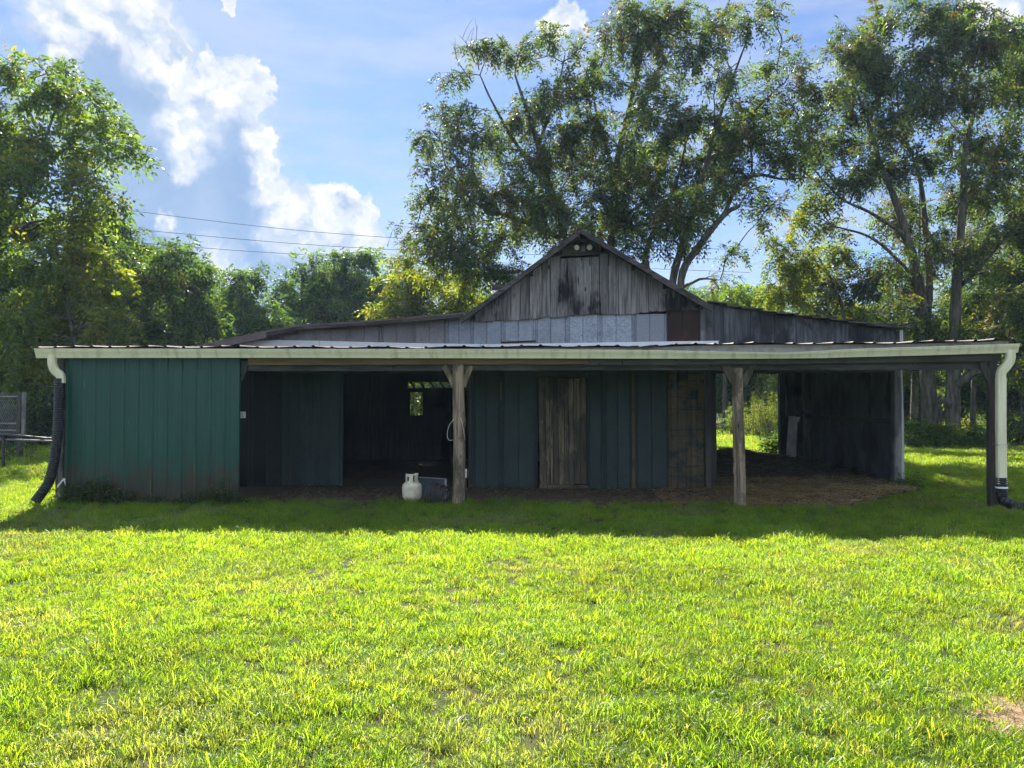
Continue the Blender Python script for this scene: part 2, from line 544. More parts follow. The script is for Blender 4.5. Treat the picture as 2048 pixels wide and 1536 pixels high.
# ================================================================== GROUND
def build_ground():
    xs = np.concatenate([[-300, -120, -60], np.arange(-36, 36.1, .5), [60, 120, 300]])
    ys = np.concatenate([[-200, -60, -12], np.arange(-4, 52.1, .5), [60, 80, 120, 300, 500]])
    X, Y = np.meshgrid(xs, ys, indexing='ij')
    Z = ground_h(X, Y)
    v = np.stack([X, Y, Z], -1).reshape(-1, 3)
    a, b = len(xs), len(ys)
    i, j = np.meshgrid(np.arange(a - 1), np.arange(b - 1), indexing='ij')
    q = np.stack([i * b + j, (i + 1) * b + j, (i + 1) * b + j + 1, i * b + j + 1], -1).reshape(-1, 4)
    m, t = new_mat('turf_soil')
    co = t.n('ShaderNodeTexCoord').outputs['Object']
    n1 = t.noise(co, 1.1, 6, .65); n2 = t.noise(co, 14., 5, .7)
    c = t.mix(t.step(n1.outputs['Fac'], .4, .65), (.034, .048, .010), (.060, .058, .022))
    c = t.mix(t.step(n2.outputs['Fac'], .5, .75, 0, .7), c, (.014, .018, .006))
    far = t.n('ShaderNodeSeparateXYZ', Vector=co)
    finish(t, c, .95, 0, .1, n2.outputs['Fac'], .8, .03)
    tag(link('lawn_ground', mesh_np('lawn_ground', v, q), m, smooth=True), kind='structure')


build_ground()

# ================================================================== BARN
YAW = math.radians(-2.66)
BORG = np.array([0.0, 11.45, 0.0])
UH = np.array([math.cos(YAW), math.sin(YAW), 0]); VH = np.array([-math.sin(YAW), math.cos(YAW), 0])
W = 2.45                # the old barn's front wall
VB = 8.6                # its back wall


def bl(px, py, v):
    """(u, z) where a sight line meets the barn plane at depth v"""
    d = ray(px, py); o = np.array([0, 0, EYE]) - BORG
    s = (v - o @ VH) / (d @ VH)
    p = o + d * s
    return float(p @ UH), float(p[2])


def bw(u, v, z=0.0):
    p = BORG + UH * u + VH * v
    return np.array([p[0], p[1], z])


def wu(x, y):
    d = np.array([x, y, 0.]) - BORG
    return d @ UH, d @ VH


def gz(u, v):
    p = bw(u, v)
    return float(ground_h(p[0], p[1]))


barn = empty('barn', BORG, YAW)
tag(barn, 'weathered wooden barn with tin patches, green metal end and long open porch', 'barn')


def U(px, v=W, py=800): return bl(px, py, v)[0]
def Zz(py, v=W, px=1024): return bl(px, py, v)[1]


def board(parent, outline, v, m, th=.024, name='board', jit=.006):
    """one plank, with slightly uneven edges"""
    b = MB(); b.prism(outline, v - th + random.uniform(-jit, jit), v, jit * .6)
    return b.build(name, m, parent)


def sheet(parent, prof, zlo, zhi, m, name='metal_panel', th=.003, nz=5, wob=.004, axis='z', slant=None):
    """profiled tin sheet: prof is a list of (u, v), zlo / zhi functions of u"""
    n = len(prof); vs = []; fs = []
    for side in (0, 1):
        for k in range(nz + 1):
            s = k / nz
            for (u, v) in prof:
                z = zlo(u) * (1 - s) + zhi(u) * s
                wv = wob * math.sin(u * 9 + z * 3.1 + prof[0][0] * 7) if side == 0 or True else 0
                vs.append((u, v + wv + side * th, z))
    o2 = (nz + 1) * n
    for k in range(nz):
        for i in range(n - 1):
            a = k * n + i
            fs.append((a, a + 1, a + n + 1, a + n))
            fs.append((o2 + a, o2 + a + n, o2 + a + n + 1, o2 + a + 1))
    for i in range(n - 1):
        fs.append((i, o2 + i, o2 + i + 1, i + 1))
        a = nz * n + i
        fs.append((a, a + 1, o2 + a + 1, o2 + a))
    for k in range(nz):
        for i in (0, n - 1):
            a = k * n + i
            fs.append((a, a + n, o2 + a + n, o2 + a) if i == 0 else (a, o2 + a, o2 + a + n, a + n))
    b = MB(); b.add(vs, fs)
    return b.build(name, m, parent)


def vcrimp(u0, u1, v, mid=True):
    """V-crimp roofing profile: double crimp at each edge, one in the middle"""
    c, h = .011, .013
    p = [(u0, v)]
    for k in (0.012, 0.046):
        p += [(u0 + k, v), (u0 + k + c, v - h), (u0 + k + 2 * c, v)]
    if mid:
        um = (u0 + u1) / 2
        p += [(um - c, v), (um, v - h), (um + c, v)]
    p += [(u1 - .03 - c, v), (u1 - .03, v - h), (u1 - .03 + c, v), (u1, v)]
    return p


# ---- roof lines of the old barn -------------------------------------------------
VR = W - .40
pk = bl(1162, 457, VR); le = bl(925, 634, VR); re = bl(1420, 608, VR)


def gable_z(u):
    if u < pk[0]: return pk[1] + (le[1] - pk[1]) * (u - pk[0]) / (le[0] - pk[0])
    return pk[1] + (re[1] - pk[1]) * (u - pk[0]) / (re[0] - pk[0])


LW = [bl(x, y, W - .30) for x, y in ((372, 697), (408, 688.5), (465, 675.5), (533, 661.5), (595, 650), (663, 646), (805, 635.5), (918, 626))]
LW[-1] = (LW[-1][0] + .08, LW[-1][1] + .01)
RW = [bl(x, y, W - .12) for x, y in ((1414, 601), (1461, 612), (1576, 628), (1657, 638), (1706, 645), (1800, 658))]


def interp(line, u):
    return float(np.interp(u, [p[0] for p in line], [p[1] for p in line]))


# ---- gable wall -----------------------------------------------------------------
gable = MB()
gable.box((le[0] + .1, W + .03, 3.0), (re[0] - .1, W + .10, 3.1)).box((le[0] + .5, W + .03, 3.7), (re[0] - .6, W + .10, 3.8))
gable_wall = gable.build('gable_wall', M['dark_wood_x'], barn)
gx = [152, 200, 245, 315, 388, 455, 525, 595, 685, 750, 820, None, 1115, 1180, 1255, 1325, 1410, 1480, 1555, 1615, 1690, 1775, 1830, 1885]
botline = [(940, 642), (1005, 641), (1083, 637), (1120, 634), (1257, 627), (1297, 624), (1410, 621)]
bx_, by_ = zip(*botline)
for a, b in zip(gx[:-1], gx[1:]):
    if a is None or b is None: continue
    pa, pb = a / 3.724 + 900, b / 3.724 + 900
    u0, u1 = U(pa) + .004, U(pb) - .004
    jb = random.uniform(-.02, .02)
    z0 = Zz(np.interp(pa, bx_, by_), W, pa) + jb; z1 = Zz(np.interp(pb, bx_, by_), W, pb) + jb + random.uniform(-.012, .012)
    zt = Zz(492, W)
    t0, t1 = gable_z(u0) - .05, gable_z(u1) - .05
    if U(1105) < u0 < U(1215) and False: pass
    t0, t1 = min(t0, zt), min(t1, zt)
    um = (u0 + u1) / 2
    board(gable_wall, [(u0, z0), (um, (z0 + z1) / 2 + random.uniform(-.012, .012)), (u1, z1), (u1, t1), (u0, t0)], W - .03 + random.uniform(-.006, .004), M['gable_wood'])
# loft door of four planks, with the cross board above it that carries the lamps
loft = MB().box((U(1119), W - .026, Zz(600)), (U(1199), W - .008, Zz(594))).build('loft_door', M['dark_wood_x'], barn)
lx = [820, 880, 940, 998, 1055, 1112]
for i in range(5):
    u0, u1 = U(lx[i] / 3.724 + 900) + .003, U(lx[i + 1] / 3.724 + 900) - .003
    zb = Zz(633.5 - i * .9 + random.uniform(-.6, .6)); zt = Zz(519 - i * .7)
    board(loft, [(u0, zb), (u1, zb + random.uniform(-.01, .01)), (u1, zt), (u0, zt - .004)], W - .045, M['gable_wood'])
cross = MB().prism([(U(1092), Zz(516)), (U(1216), Zz(511)), (U(1216), Zz(491.5)), (U(1106), Zz(493))], W - .062, W - .03)
cross.build('cross_board', M['dark_wood_x'], barn)
att = MB().prism([(U(1095), Zz(500)), (U(1232), Zz(500)), (pk[0], pk[1] - .06)], W + .30, W + .33).build('recess_board', M['dark_wood'], barn)  # dark board added behind the open peak, standing for its shaded recess
MB().bar((U(1118), W - .1, Zz(487)), (U(1206), W - .1, Zz(483)), .05, .05).bar((pk[0] - .04, W - .3, pk[1] - .12), (pk[0] - .04, W + .3, pk[1] - .12), .05, .12).build('collar_tie', M['dark_wood_x'], barn)
MB().bar((U(1218), W - .075, Zz(497)), (U(1217), W - .075, Zz(534)), .03, .012).build('hanging_lath', M['dark_wood'], barn)

# ---- tin band under the gable, and the old tin on the left wing ---------------------
band = MB().box((U(940), W + .03, 2.6), (U(1412), W + .09, 2.7)).build('patched_wall', M['dark_wood_x'], barn)
ts = [152, 388, 628, 868, 1110, 1365, 1610]
for a, b in zip(ts[:-1], ts[1:]):
    u0, u1 = U(a / 3.724 + 900), U(b / 3.724 + 900)
    dz = random.uniform(-.01, .01)
    sheet(band, vcrimp(u0, u1 + .012, W - random.uniform(0, .004)), lambda u: Zz(689), lambda u: Zz(630) + dz, M['galv'])
u0, u1 = U(1610 / 3.724 + 900), U(1868 / 3.724 + 900)
tag(sheet(band, vcrimp(u0, u1, W - .006), lambda u: Zz(689), lambda u: Zz(622), M['rust_tin']), 'rusted dark red tin panel')
board(band, [(u1, Zz(689)), (U(1905 / 3.724 + 900), Zz(689)), (U(1905 / 3.724 + 900), Zz(617)), (u1, Zz(618))], W - .005, M['grey_post'], name='trim_board')
MB().bar((U(1002), W - .02, Zz(685)), (U(1072), W - .02, Zz(682.5)), .02, .03).build('rotten_lath', M['rust_tin'], band)
lwall = MB().box((U(420), W + .03, 2.62), (U(940), W + .08, 2.7)).build('left_wing_wall', M['dark_wood_x'], barn)
ls = [395, 520, 640, 870, 1110, 1340, 1570, 1805, 1990]
for k, (a, b) in enumerate(zip(ls[:-1], ls[1:])):
    u0, u1 = U(a / 3.53 + 380), U(b / 3.53 + 380)
    sheet(lwall, vcrimp(u0, u1 + .01, W - random.uniform(0, .004)), lambda u: min(2.64, interp(LW, u) - .05),
          lambda u: interp(LW, u) - .04, M['galv_old'] if k < 7 else M['galv'])
# flashing strips
fl = [(462, 693), (540, 680.5), (650, 681.5), (800, 686), (960, 688.5)]
MB().prism([bl(465, 696, W - .03), bl(638, 697, W - .03), bl(638, 681.3, W - .03), bl(548, 680.3, W - .03), bl(486, 683.5, W - .03)], W - .036, W - .026).build('flashing', M['flashing'], barn)
MB().prism([bl(639, 697, W - .03), bl(960, 699, W - .03), bl(960, 688.2, W - .03), bl(800, 685.8, W - .03), bl(639, 681.6, W - .03)], W - .037, W - .027).build('flashing', M['flashing'], barn)
MB().prism([bl(961, 699, W - .03), bl(1437, 697, W - .03), bl(1437, 681.5, W - .03), bl(1300, 683.3, W - .03), bl(1150, 686, W - .03), bl(961, 688.4, W - .03)], W - .036, W - .026).build('flashing', M['flashing'], barn)

# ---- right wing wall of vertical boards ---------------------------------------------
rwall = MB().box((U(1418), W + .03, 2.95), (U(1798), W + .09, 3.04)).build('right_wing_wall', M['dark_wood_x'], barn)
pxs = [1411.]
while pxs[-1] < 1796:
    pxs.append(pxs[-1] + random.choice([15, 17, 18, 18, 19, 22, 27]))
pxs[-1] = 1800
for a, b in zip(pxs[:-1], pxs[1:]):
    u0, u1 = U(a) + .003, U(b) - .003
    board(rwall, [(u0, 2.60), (u1, 2.60), (u1, interp(RW, u1) - .02), (u0, interp(RW, u0) - .02)], W + random.uniform(-.008, .004), M['wing_wood'])
MB().box((U(1800) + .005, W - .02, 2.55), (U(1807), W + .03, Zz(664))).build('corner_trim', M['trim_white'], barn)

# ---- roofs ------------------------------------------------------------------------------
def slab(line, v0, v1, th, m, name, parent):
    b = MB()
    top = [(u, z) for u, z in line]
    low = [(u, z - th) for u, z in reversed(line)]
    b.prism(top + low, v0, v1)
    # n-gon outlines of bent lines must be cut into quads
    b = MB()
    for (p, q) in zip(line[:-1], line[1:]):
        b.prism([p, q, (q[0], q[1] - th), (p[0], p[1] - th)], v0, v1)
    return b.build(name, m, parent)


groof = slab([le, (pk[0] - .003, pk[1])], VR, VB + .3, .035, M['old_roof'], 'gable_roof', barn)
slab([(pk[0] + .003, pk[1]), re], VR, VB + .3, .035, M['old_roof'], 'roof_slope', groof)
MB().bar((pk[0], VR - .01, pk[1] + .012), (pk[0], VB + .3, pk[1] + .012), .16, .02).build('ridge_cap', M['old_roof'], groof)


def rake(p, q, v0, v1, hgt, m, name='rake_board', dz=0.):
    return MB().prism([(p[0], p[1] + dz), (q[0], q[1] + dz), (q[0], q[1] - hgt + dz), (p[0], p[1] - hgt + dz)], v0, v1, .004).build(name, m, barn)


def lerp(p, q, t): return (p[0] + (q[0] - p[0]) * t, p[1] + (q[1] - p[1]) * t)


lcut, rcut = .52, .55
rake(lerp(le, pk, -.01), lerp(le, pk, lcut), VR - .03, VR - .003, .095, M['rake_wood'], dz=-.012)
rake(lerp(le, pk, lcut + .002), (pk[0] - .004, pk[1]), VR - .034, VR - .003, .10, M['rake_wood'], dz=-.006)
rake((pk[0] + .004, pk[1]), lerp(re, pk, 1 - rcut), VR - .034, VR - .003, .10, M['rake_wood'], dz=-.006)
rake(lerp(re, pk, .998 - rcut), lerp(re, pk, -.02), VR - .028, VR - .003, .12, M['rake_wood'], dz=-.012)
# soffit lookouts
for k in range(4):
    for s, e in ((le, pk), (re, pk)):
        p = lerp(s, e, .08 + .25 * k)
        MB().bar((p[0], VR + .005, p[1] - .085), (p[0], W + .2, p[1] - .085), .05, .09).build('lookout', M['dark_wood'], groof)

lroof = slab(LW, W - .32, VB + 1.5, .03, M['wing_roof'], 'left_wing_roof', barn)  # extra unseen overhang at the back, added to keep sun off the floor
for k in range(len(LW) - 1):
    mm = M['wing_roof'] if k < 3 else M['rake_wood']
    h = [.08, .10, .10, .07, .05, .055, .055][k]
    rake(LW[k], LW[k + 1], W - .318, W - .294, h, mm, dz=-.033)
rroof = MB().box((RW[0][0], W - .06, interp(RW, RW[0][0]) - .14), (RW[0][0] + .06, VB + .2, interp(RW, RW[0][0]) - .05)).build('right_wing_roof', M['dark_wood'], barn)
n = 11
for k in range(n):
    ua = RW[0][0] + (RW[-1][0] - RW[0][0]) * k / n; ub = RW[0][0] + (RW[-1][0] + .12 - RW[0][0]) * (k + 1) / n + .05
    za, zb = interp(RW, ua) + .0, interp(RW, ub) + .035 + random.uniform(-.012, .018)
    ov = random.uniform(-.05, .05)
    MB().prism([(ua, za), (ub, zb), (ub, zb - .018), (ua, za - .02)], W - .16 + ov, VB + .3, .012).build('roof_sheet', M['old_roof'], rroof)
MB().bar((U(1795), W - .12, Zz(656.5)), (U(1836), W + .1, Zz(647)), .03, .03).build('loose_lath', M['dark_wood'], rroof)

# ---- porch roof -------------------------------------------------------------------------
PR = [bl(x, y, .05) for x, y in ((74, 694.5), (500, 694), (900, 694), (1300, 692), (1450, 687.5), (1600, 686.5), (1800, 686), (2024, 679.5))]
u_l, u_r = PR[0][0], PR[-1][0]
pr = MB()
porch_roof = MB().box((u_l + .1, W - .12, 2.5), (u_r - .1, W - .07, 2.60)).build('porch_roof', M['dark_wood_x'], barn)
ns = 17
BACK = 2.600
for k in range(ns):
    a = u_l + (u_r - u_l) * k / ns; b = u_l + (u_r - u_l) * (k + 1) / ns + .03
    prof = []
    r = (b - .03 - a) / 3
    for j in range(3):
        c = a + r * j
        prof += [(c, 0), (c + .02, .018), (c + .045, .018), (c + .065, 0), (c + r * .55, .001)]
    prof += [(b - .03, 0), (b, .006)]
    fz = random.uniform(-.006, .008); fo = random.uniform(-.02, .02); tilt = random.uniform(-.012, .012)
    vs, fs = [], []
    nn = len(prof)
    for lay in (0, -.004):
        for s in range(5):
            v = .02 + fo * (1 - s / 4) + (W - .04 - .02) * s / 4
            for (u, h) in prof:
                zf = interp(PR, u) + fz + tilt * (u - a) + (.010 * math.sin(u * 5.3) if s == 0 else 0)
                vs.append((u, v, zf + (BACK + .0 - zf) * s / 4 + h + lay))
    o2 = 5 * nn
    for s in range(4):
        for i in range(nn - 1):
            q = s * nn + i
            fs += [(q, q + 1, q + nn + 1, q + nn), (o2 + q, o2 + q + nn, o2 + q + nn + 1, o2 + q + 1)]
    for i in range(nn - 1):
        fs += [(i, o2 + i, o2 + i + 1, i + 1)]
    MB().add(vs, fs).build('roof_sheet', M['roof_tin'], porch_roof)
for k in range(26):
    u = u_l + .2 + (u_r - u_l - .4) * k / 25
    zf = interp(PR, u)
    MB().bar((u, .16, zf - .085), (u, W - .12, BACK - .085), .045, .13).build('rafter', M['dark_wood'], porch_roof)
for v in (.6, 1.3, 2.0):
    zf = 2.46 + (BACK - 2.46) * v / W
    MB().box((u_l + .1, v, zf - .035), (u_r - .1, v + .09, zf - .012)).build('purlin', M['dark_wood_x'], porch_roof)

# fascia, gutter and header beam
FT = [(u, z - .012) for u, z in PR]
fb_ = MB()
for p, q in zip(FT[:-1], FT[1:]):
    fb_.prism([p, q, (q[0], 2.325), (p[0], 2.325)], .135, .160)
fb_.build('fascia_board', M['fascia'], barn)
GT = [bl(x, y, 0) for x, y in ((68, 697), (520, 698), (924, 698.5), (1180, 699.3), (1310, 700.2), (1440, 703), (1565, 705.6), (1640, 702), (1700, 698), (1860, 693), (2040, 687))]
GB = [bl(x, y, 0) for x, y in ((68, 715.5), (520, 715), (924, 716), (1180, 716.4), (1310, 716.8), (1440, 717), (1565, 716.5), (1640, 716), (1700, 714), (1860, 710), (2040, 704.5))]
us = np.linspace(GT[0][0], GT[-1][0], 70)
prof = [(.125, .0), (.125, 1.0), (.05, 1.0), (.042, .80), (.028, .55), (.014, .36), (.008, .26), (.008, .12), (-.006, .10), (-.006, .0), (.006, .0), (.010, .09)]
vs, fs = [], []
np_ = len(prof)
for u in us:
    zt, zb = interp(GT, u), interp(GB, u)
    for v, s in prof:
        vs.append((u, v, zt + (zb - zt) * s))
for k in range(len(us) - 1):
    for i in range(np_):
        a, b = k * np_ + i, k * np_ + (i + 1) % np_
        fs.append((a, b, b + np_, a + np_))
fs += [tuple(range(np_)), tuple(range((len(us) - 1) * np_, len(us) * np_))[::-1]]
gutter = MB().add(vs, fs).build('gutter', M['gutter'], barn)
for px in (770, 1420):                      # lapped joints
    u = U(px, 0, 705); zt, zb = interp(GT, u), interp(GB, u)
    v2 = [(uu, v - .004, zt + (zb - zt) * s + (-.003 if s > .5 else .003)) for uu in (u, u + .08) for v, s in prof[:10]]
    MB().add(v2, [(i, i + 1, i + 11, i + 10) for i in range(9)]).build('gutter_joint', M['gutter'], gutter)
for k in range(16):
    u = us[2] + (us[-1] - us[2] - .3) * (k + .5) / 16
    MB().bar((u, .0, interp(GT, u) - .006), (u, .13, interp(GT, u) - .002), .018, .006).build('gutter_strap', M['gutter'], gutter)

VBM = .205
def zbm(py, px): return bl(px, py, VBM)[1]
MB().box((U(495, VBM), VBM, zbm(729, 900)), (U(1178, VBM), VBM + .045, zbm(712, 900))).build('header_beam', M['beam_new'], barn)
MB().prism([(U(1179, VBM), zbm(730, 1179)), (U(1620, VBM), zbm(728, 1620)), (U(1620, VBM), zbm(708, 1620)), (U(1179, VBM), zbm(711, 1179))], VBM + .006, VBM + .05).build('header_beam', M['beam_old'], barn)
MB().prism([(U(1618, VBM), zbm(727, 1618)), (U(2004, VBM), zbm(722, 2004)), (U(2004, VBM), zbm(702, 2004)), (U(1618, VBM), zbm(706, 1618))], VBM, VBM + .045).build('header_beam', M['beam_old'], barn)
MB().box((U(482, .3), .30, 2.10), (U(1995, .3), .345, 2.27)).build('inner_beam', M['dark_wood_x'], barn)
MB().box((u_l + .45, .27, 2.205), (U(1995, .3), .30, 2.235)).build('beam_lath', M['beam_old'], barn)

# ---- posts --------------------------------------------------------------------------------
def log_post(pxl, pxr, v, z0, z1, m, rad_top=.9, sq=0., name='post', seed=0, lumps=()):
    u0, u1 = U(pxl, v), U(pxr, v)
    c, r = (u0 + u1) / 2, (u1 - u0) / 2
    g = np.random.default_rng(seed)
    n, k = 20, 34
    th = np.arange(n) * 2 * math.pi / n
    vs, fs = [], []
    ph = g.uniform(0, 6, 6)
    for i in range(k + 1):
        s = i / k; z = z0 + (z1 - z0) * s
        taper = 1.06 - (1.06 - rad_top) * s
        for t in th:
            if sq: rr = r / max(abs(math.cos(t)), abs(math.sin(t))) * (1 - .04)
            else: rr = r * (1 + .05 * math.sin(2 * t + ph[0] + s * 3) + .035 * math.sin(5 * t + ph[1] + s * 5) + .02 * math.sin(9 * t + ph[4]))
            rr *= taper * (1 + .02 * math.sin(s * 19 + ph[2]) + g.normal() * .008)
            for (ls, lt, la) in lumps:
                rr += la * math.exp(-((s - ls) / .03) ** 2 - ((math.remainder(t - lt, 2 * math.pi)) / .5) ** 2)
            vs.append((c + rr * math.cos(t) + .010 * math.sin(s * 5 + ph[3]), v + rr * math.sin(t), z))
    for i in range(k):
        for j in range(n):
            a, b = i * n + j, i * n + (j + 1) % n
            fs.append((a, b, b + n, a + n))
    fs += [tuple(range(n))[::-1], tuple(range(k * n, (k + 1) * n))]
    return MB().add(vs, fs).build(name, m, barn, smooth=not sq)


VP = .30
log_post(905.5, 929.5, VP - .04, -.1, 2.2, M['post_wood'], .93, seed=1, lumps=((.62, -.3, .03), (.62, 3.6, .012), (.35, -2.8, .01)))
log_post(1466, 1487.5, VP - .04, -.1, 2.13, M['post_wood'], .98, seed=2, lumps=((.30, 3.4, .022), (.95, -1.6, .02), (.55, -1.2, .015), (.42, 3.3, .012), (.75, -1.0, .012)))
log_post(1975, 1991, VP, -.1, 2.25, M['post_dark'], 1.0, sq=1, seed=3)
log_post(119, 129, .26, -.1, 2.3, M['grey_post'], 1.0, sq=1, seed=4, name='corner_post')
log_post(113.5, 118, .32, -.1, 2.3, M['post_wood'], 1.0, sq=1, seed=5, name='corner_post')
log_post(468, 477, .34, -.1, 2.25, M['post_dark'], 1.0, sq=1, seed=6)


def brace(pa, pb, v=VP - .06, m='post_wood', wd=.085):
    a = bl(*pa, v); b = bl(*pb, v)
    MB().bar((a[0], v, a[1]), (b[0], v, b[1]), .045, wd, up=(0, 1, 0)).build('brace', M[m], barn)


def brace2(pa, pb, v=VP - .02, m='post_wood', wd=.085, th=.04):
    a = np.array(bl(*pa, v)); b = np.array(bl(*pb, v))
    d = (b - a) / np.linalg.norm(b - a); nrm = np.array([-d[1], d[0]]) * wd / 2
    o = [a + nrm, a - nrm, b - nrm, b + nrm]
    return MB().prism([tuple(p) for p in o], v - th / 2, v + th / 2, .003).build('brace', M[m], barn)


brace2((888, 731), (909, 771)); brace2((942, 731), (926, 773))
brace2((1446, 725), (1470, 768), m='door_wood', wd=.12); brace2((1507, 725), (1485, 770), m='door_wood', wd=.11)
brace2((1961, 720), (1982, 768), m='post_dark', wd=.1)
brace2((492, 728), (481, 758), m='post_dark')

# ---- green metal end ------------------------------------------------------------------------
VG = .215
ug0, ug1 = U(130.5, VG), U(476, VG)
gw = MB().box((ug0, VG + .03, .6), (ug1, VG + .07, .7)).box((ug0, VG + .03, 1.6), (ug1, VG + .07, 1.7)).build('green_wall', M['dark_wood_x'], barn)
nsh = 4
for k in range(nsh):
    a = ug0 + (ug1 - ug0) * k / nsh; b = ug0 + (ug1 - ug0) * (k + 1) / nsh
    prof = []
    for j in range(3):
        c = a + (b - a) * j / 3; r = (b - a) / 3
        prof += [(c + .004, VG), (c + .016, VG - .018), (c + .034, VG - .018), (c + .046, VG),
                 (c + r * .45, VG), (c + r * .48, VG - .004), (c + r * .54, VG - .004), (c + r * .57, VG)]
    prof += [(b + .003, VG)]
    zb = .10 + random.uniform(-.02, .02)
    sheet(gw, prof, lambda u: zb - .14, lambda u: 2.42, M['green'], name='metal_sheet', wob=.003, nz=8)
MB().box((ug1 + .002, VG - .022, .0), (ug1 + .03, VG + .02, 2.4)).build('corner_trim', M['green'], gw)
MB().box((ug0 - .01, .35, 0), (ug0 + .015, W, 2.42)).build('side_wall', M['dark_wood'], barn)
# white rag tied round the corner post
MB().prism([bl(115, 971, .18), bl(127, 957, .18), bl(129.5, 957.5, .18), bl(129.5, 962, .18), bl(126, 962, .18), bl(116, 976, .18)], .165, .18).prism([bl(126.5, 958, .18), bl(130.3, 957, .18), bl(131, 971, .18)], .172, .186).build('tied_rag', M['tape'], barn)
MB().prism([bl(127, 821, .2), bl(129.6, 822, .2), bl(129, 838, .2), bl(126.5, 836, .2)], .185, .19).build('paint_patch', M['tape'], barn)

# ---- front wall under the porch -----------------------------------------------------------------
fw = MB().box((U(474), W + .03, 2.22), (U(1415), W + .09, 2.34)).build('front_wall', M['dark_wood_x'], barn)
def gzb(u): return gz(u, W) - .02
def wall_sheet(pa, pb, m, v=W, pyt=715, parent=None, mid=True, zb=None, name='metal_panel'):
    u0, u1 = U(pa), U(pb)
    return sheet(parent or fw, vcrimp(u0, u1, v, mid), (lambda u: gzb(u)) if zb is None else (lambda u: zb), lambda u: Zz(pyt), M[m], name=name, wob=.006, nz=8)


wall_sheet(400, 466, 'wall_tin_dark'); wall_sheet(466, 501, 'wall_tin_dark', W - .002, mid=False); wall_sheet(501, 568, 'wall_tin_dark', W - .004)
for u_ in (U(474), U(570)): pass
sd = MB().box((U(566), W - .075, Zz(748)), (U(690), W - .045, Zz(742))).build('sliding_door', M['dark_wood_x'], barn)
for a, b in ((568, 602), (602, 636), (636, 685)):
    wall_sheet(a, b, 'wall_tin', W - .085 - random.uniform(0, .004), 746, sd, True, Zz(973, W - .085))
MB().box((U(684.5), W - .10, Zz(973)), (U(688.5), W - .05, Zz(746))).build('door_stile', M['wall_tin'], sd)
MB().box((U(556), W - .10, Zz(742)), (U(1070), W - .04, Zz(736))).build('door_track', M['black_metal'], barn)
MB().box((U(686), W - .02, Zz(746)), (U(946), W + .03, 2.66)).build('lintel', M['dark_wood_x'], barn)
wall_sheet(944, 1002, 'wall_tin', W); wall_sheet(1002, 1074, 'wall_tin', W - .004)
MB().box((U(937), W - .03, gz(U(940), W) - .05), (U(944), W + .06, Zz(740))).build('door_jamb', M['post_dark'], barn)
MB().box((U(1000), W - .02, Zz(800)), (U(1004), W - .006, Zz(738))).build('wall_lath', M['tan_tin'], fw)
pd = MB().box((U(1078), W - .02, Zz(800)), (U(1171), W + .01, Zz(790))).box((U(1078), W - .02, Zz(920)), (U(1171), W + .01, Zz(910))).build('plank_door', M['dark_wood_x'], barn)
dx = [1076, 1089.5, 1098, 1105, 1115.5, 1127.5, 1136, 1147, 1160, 1172]
for i in range(len(dx) - 1):
    u0, u1 = U(dx[i]) + .006, U(dx[i + 1]) - .006
    lean = .035 * (1 - i / 9)
    zt = Zz(756) + random.uniform(-.02, .01); zb = Zz(967) + random.uniform(-.012, .012)
    board(pd, [(u0 + lean, zb), (u1 + lean * .9, zb), (u1, zt), (u0, zt)], W - .025 - random.choice([0, .006, .012]), M['door_wood'])
board(pd, [(U(1079.5), Zz(960)), (U(1088), Zz(960)), (U(1086), Zz(842)), (U(1078.5), Zz(842))], W - .055, M['door_wood'])
MB().box((U(1078), W - .09, gz(U(1120), W) - .03), (U(1175), W - .01, Zz(968.5))).build('door_sill', M['door_wood'], barn)
MB().box((U(1070), W - .06, Zz(754)), (U(1176), W - .01, Zz(742))).build('door_header', M['dark_wood_x'], barn)
MB().box((U(1069), W - .05, gz(U(1070), W)), (U(1075), W - .01, Zz(754))).build('door_jamb', M['dark_wood'], barn)
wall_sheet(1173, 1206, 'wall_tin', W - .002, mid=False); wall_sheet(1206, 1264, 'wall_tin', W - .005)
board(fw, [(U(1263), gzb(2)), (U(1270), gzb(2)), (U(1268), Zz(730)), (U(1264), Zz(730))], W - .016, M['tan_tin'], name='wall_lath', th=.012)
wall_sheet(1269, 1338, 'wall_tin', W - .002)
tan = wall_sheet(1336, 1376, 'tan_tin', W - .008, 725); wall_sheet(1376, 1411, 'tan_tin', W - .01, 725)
for py in (749, 764, 795, 818, 858, 872, 932, 950):       # dark bars standing in for shadow lines across the tan sheets
    MB().bar((U(1338), W - .022, Zz(py + random.uniform(-2, 2))), (U(random.choice([1392, 1402, 1408])), W - .022, Zz(py + random.uniform(-3, 3))), .012, random.choice([.012, .02])).build('shadow_line', M['black_metal'], fw)
for pa, pb, m, dv in ((1409, 1414, 'post_dark', .03), (1414, 1421, 'post_dark', 0), (1421.5, 1431, 'dark_wood', .01)):
    board(barn, [(U(pa), gzb(3.6)), (U(pb), gzb(3.6)), (U(pb - 2), Zz(722)), (U(pa - 2), Zz(722))], W - dv, M[m], th=.08, name='corner_board')

# ---- right wing opening ----------------------------------------------------------------------------
MB().box((U(1420), W - .02, Zz(746, W)), (U(1790), W + .05, 2.62)).build('pen_header', M['dark_wood_x'], barn)
MB().box((U(1584), W - .06, Zz(737)), (U(1676), W - .02, Zz(728))).build('nailer_board', M['beam_old'], barn)
log_post(1784, 1800, W + .07, 0, 2.6, M['grey_post'], 1.0, sq=1, seed=8, name='corner_post')
MB().prism([bl(1799, 968, W), bl(1809.5, 962, W), bl(1808.5, 850, W), bl(1805, 722, W), bl(1800, 722, W)], W + .01, W + .03).build('corner_trim', M['trim_white'], barn)

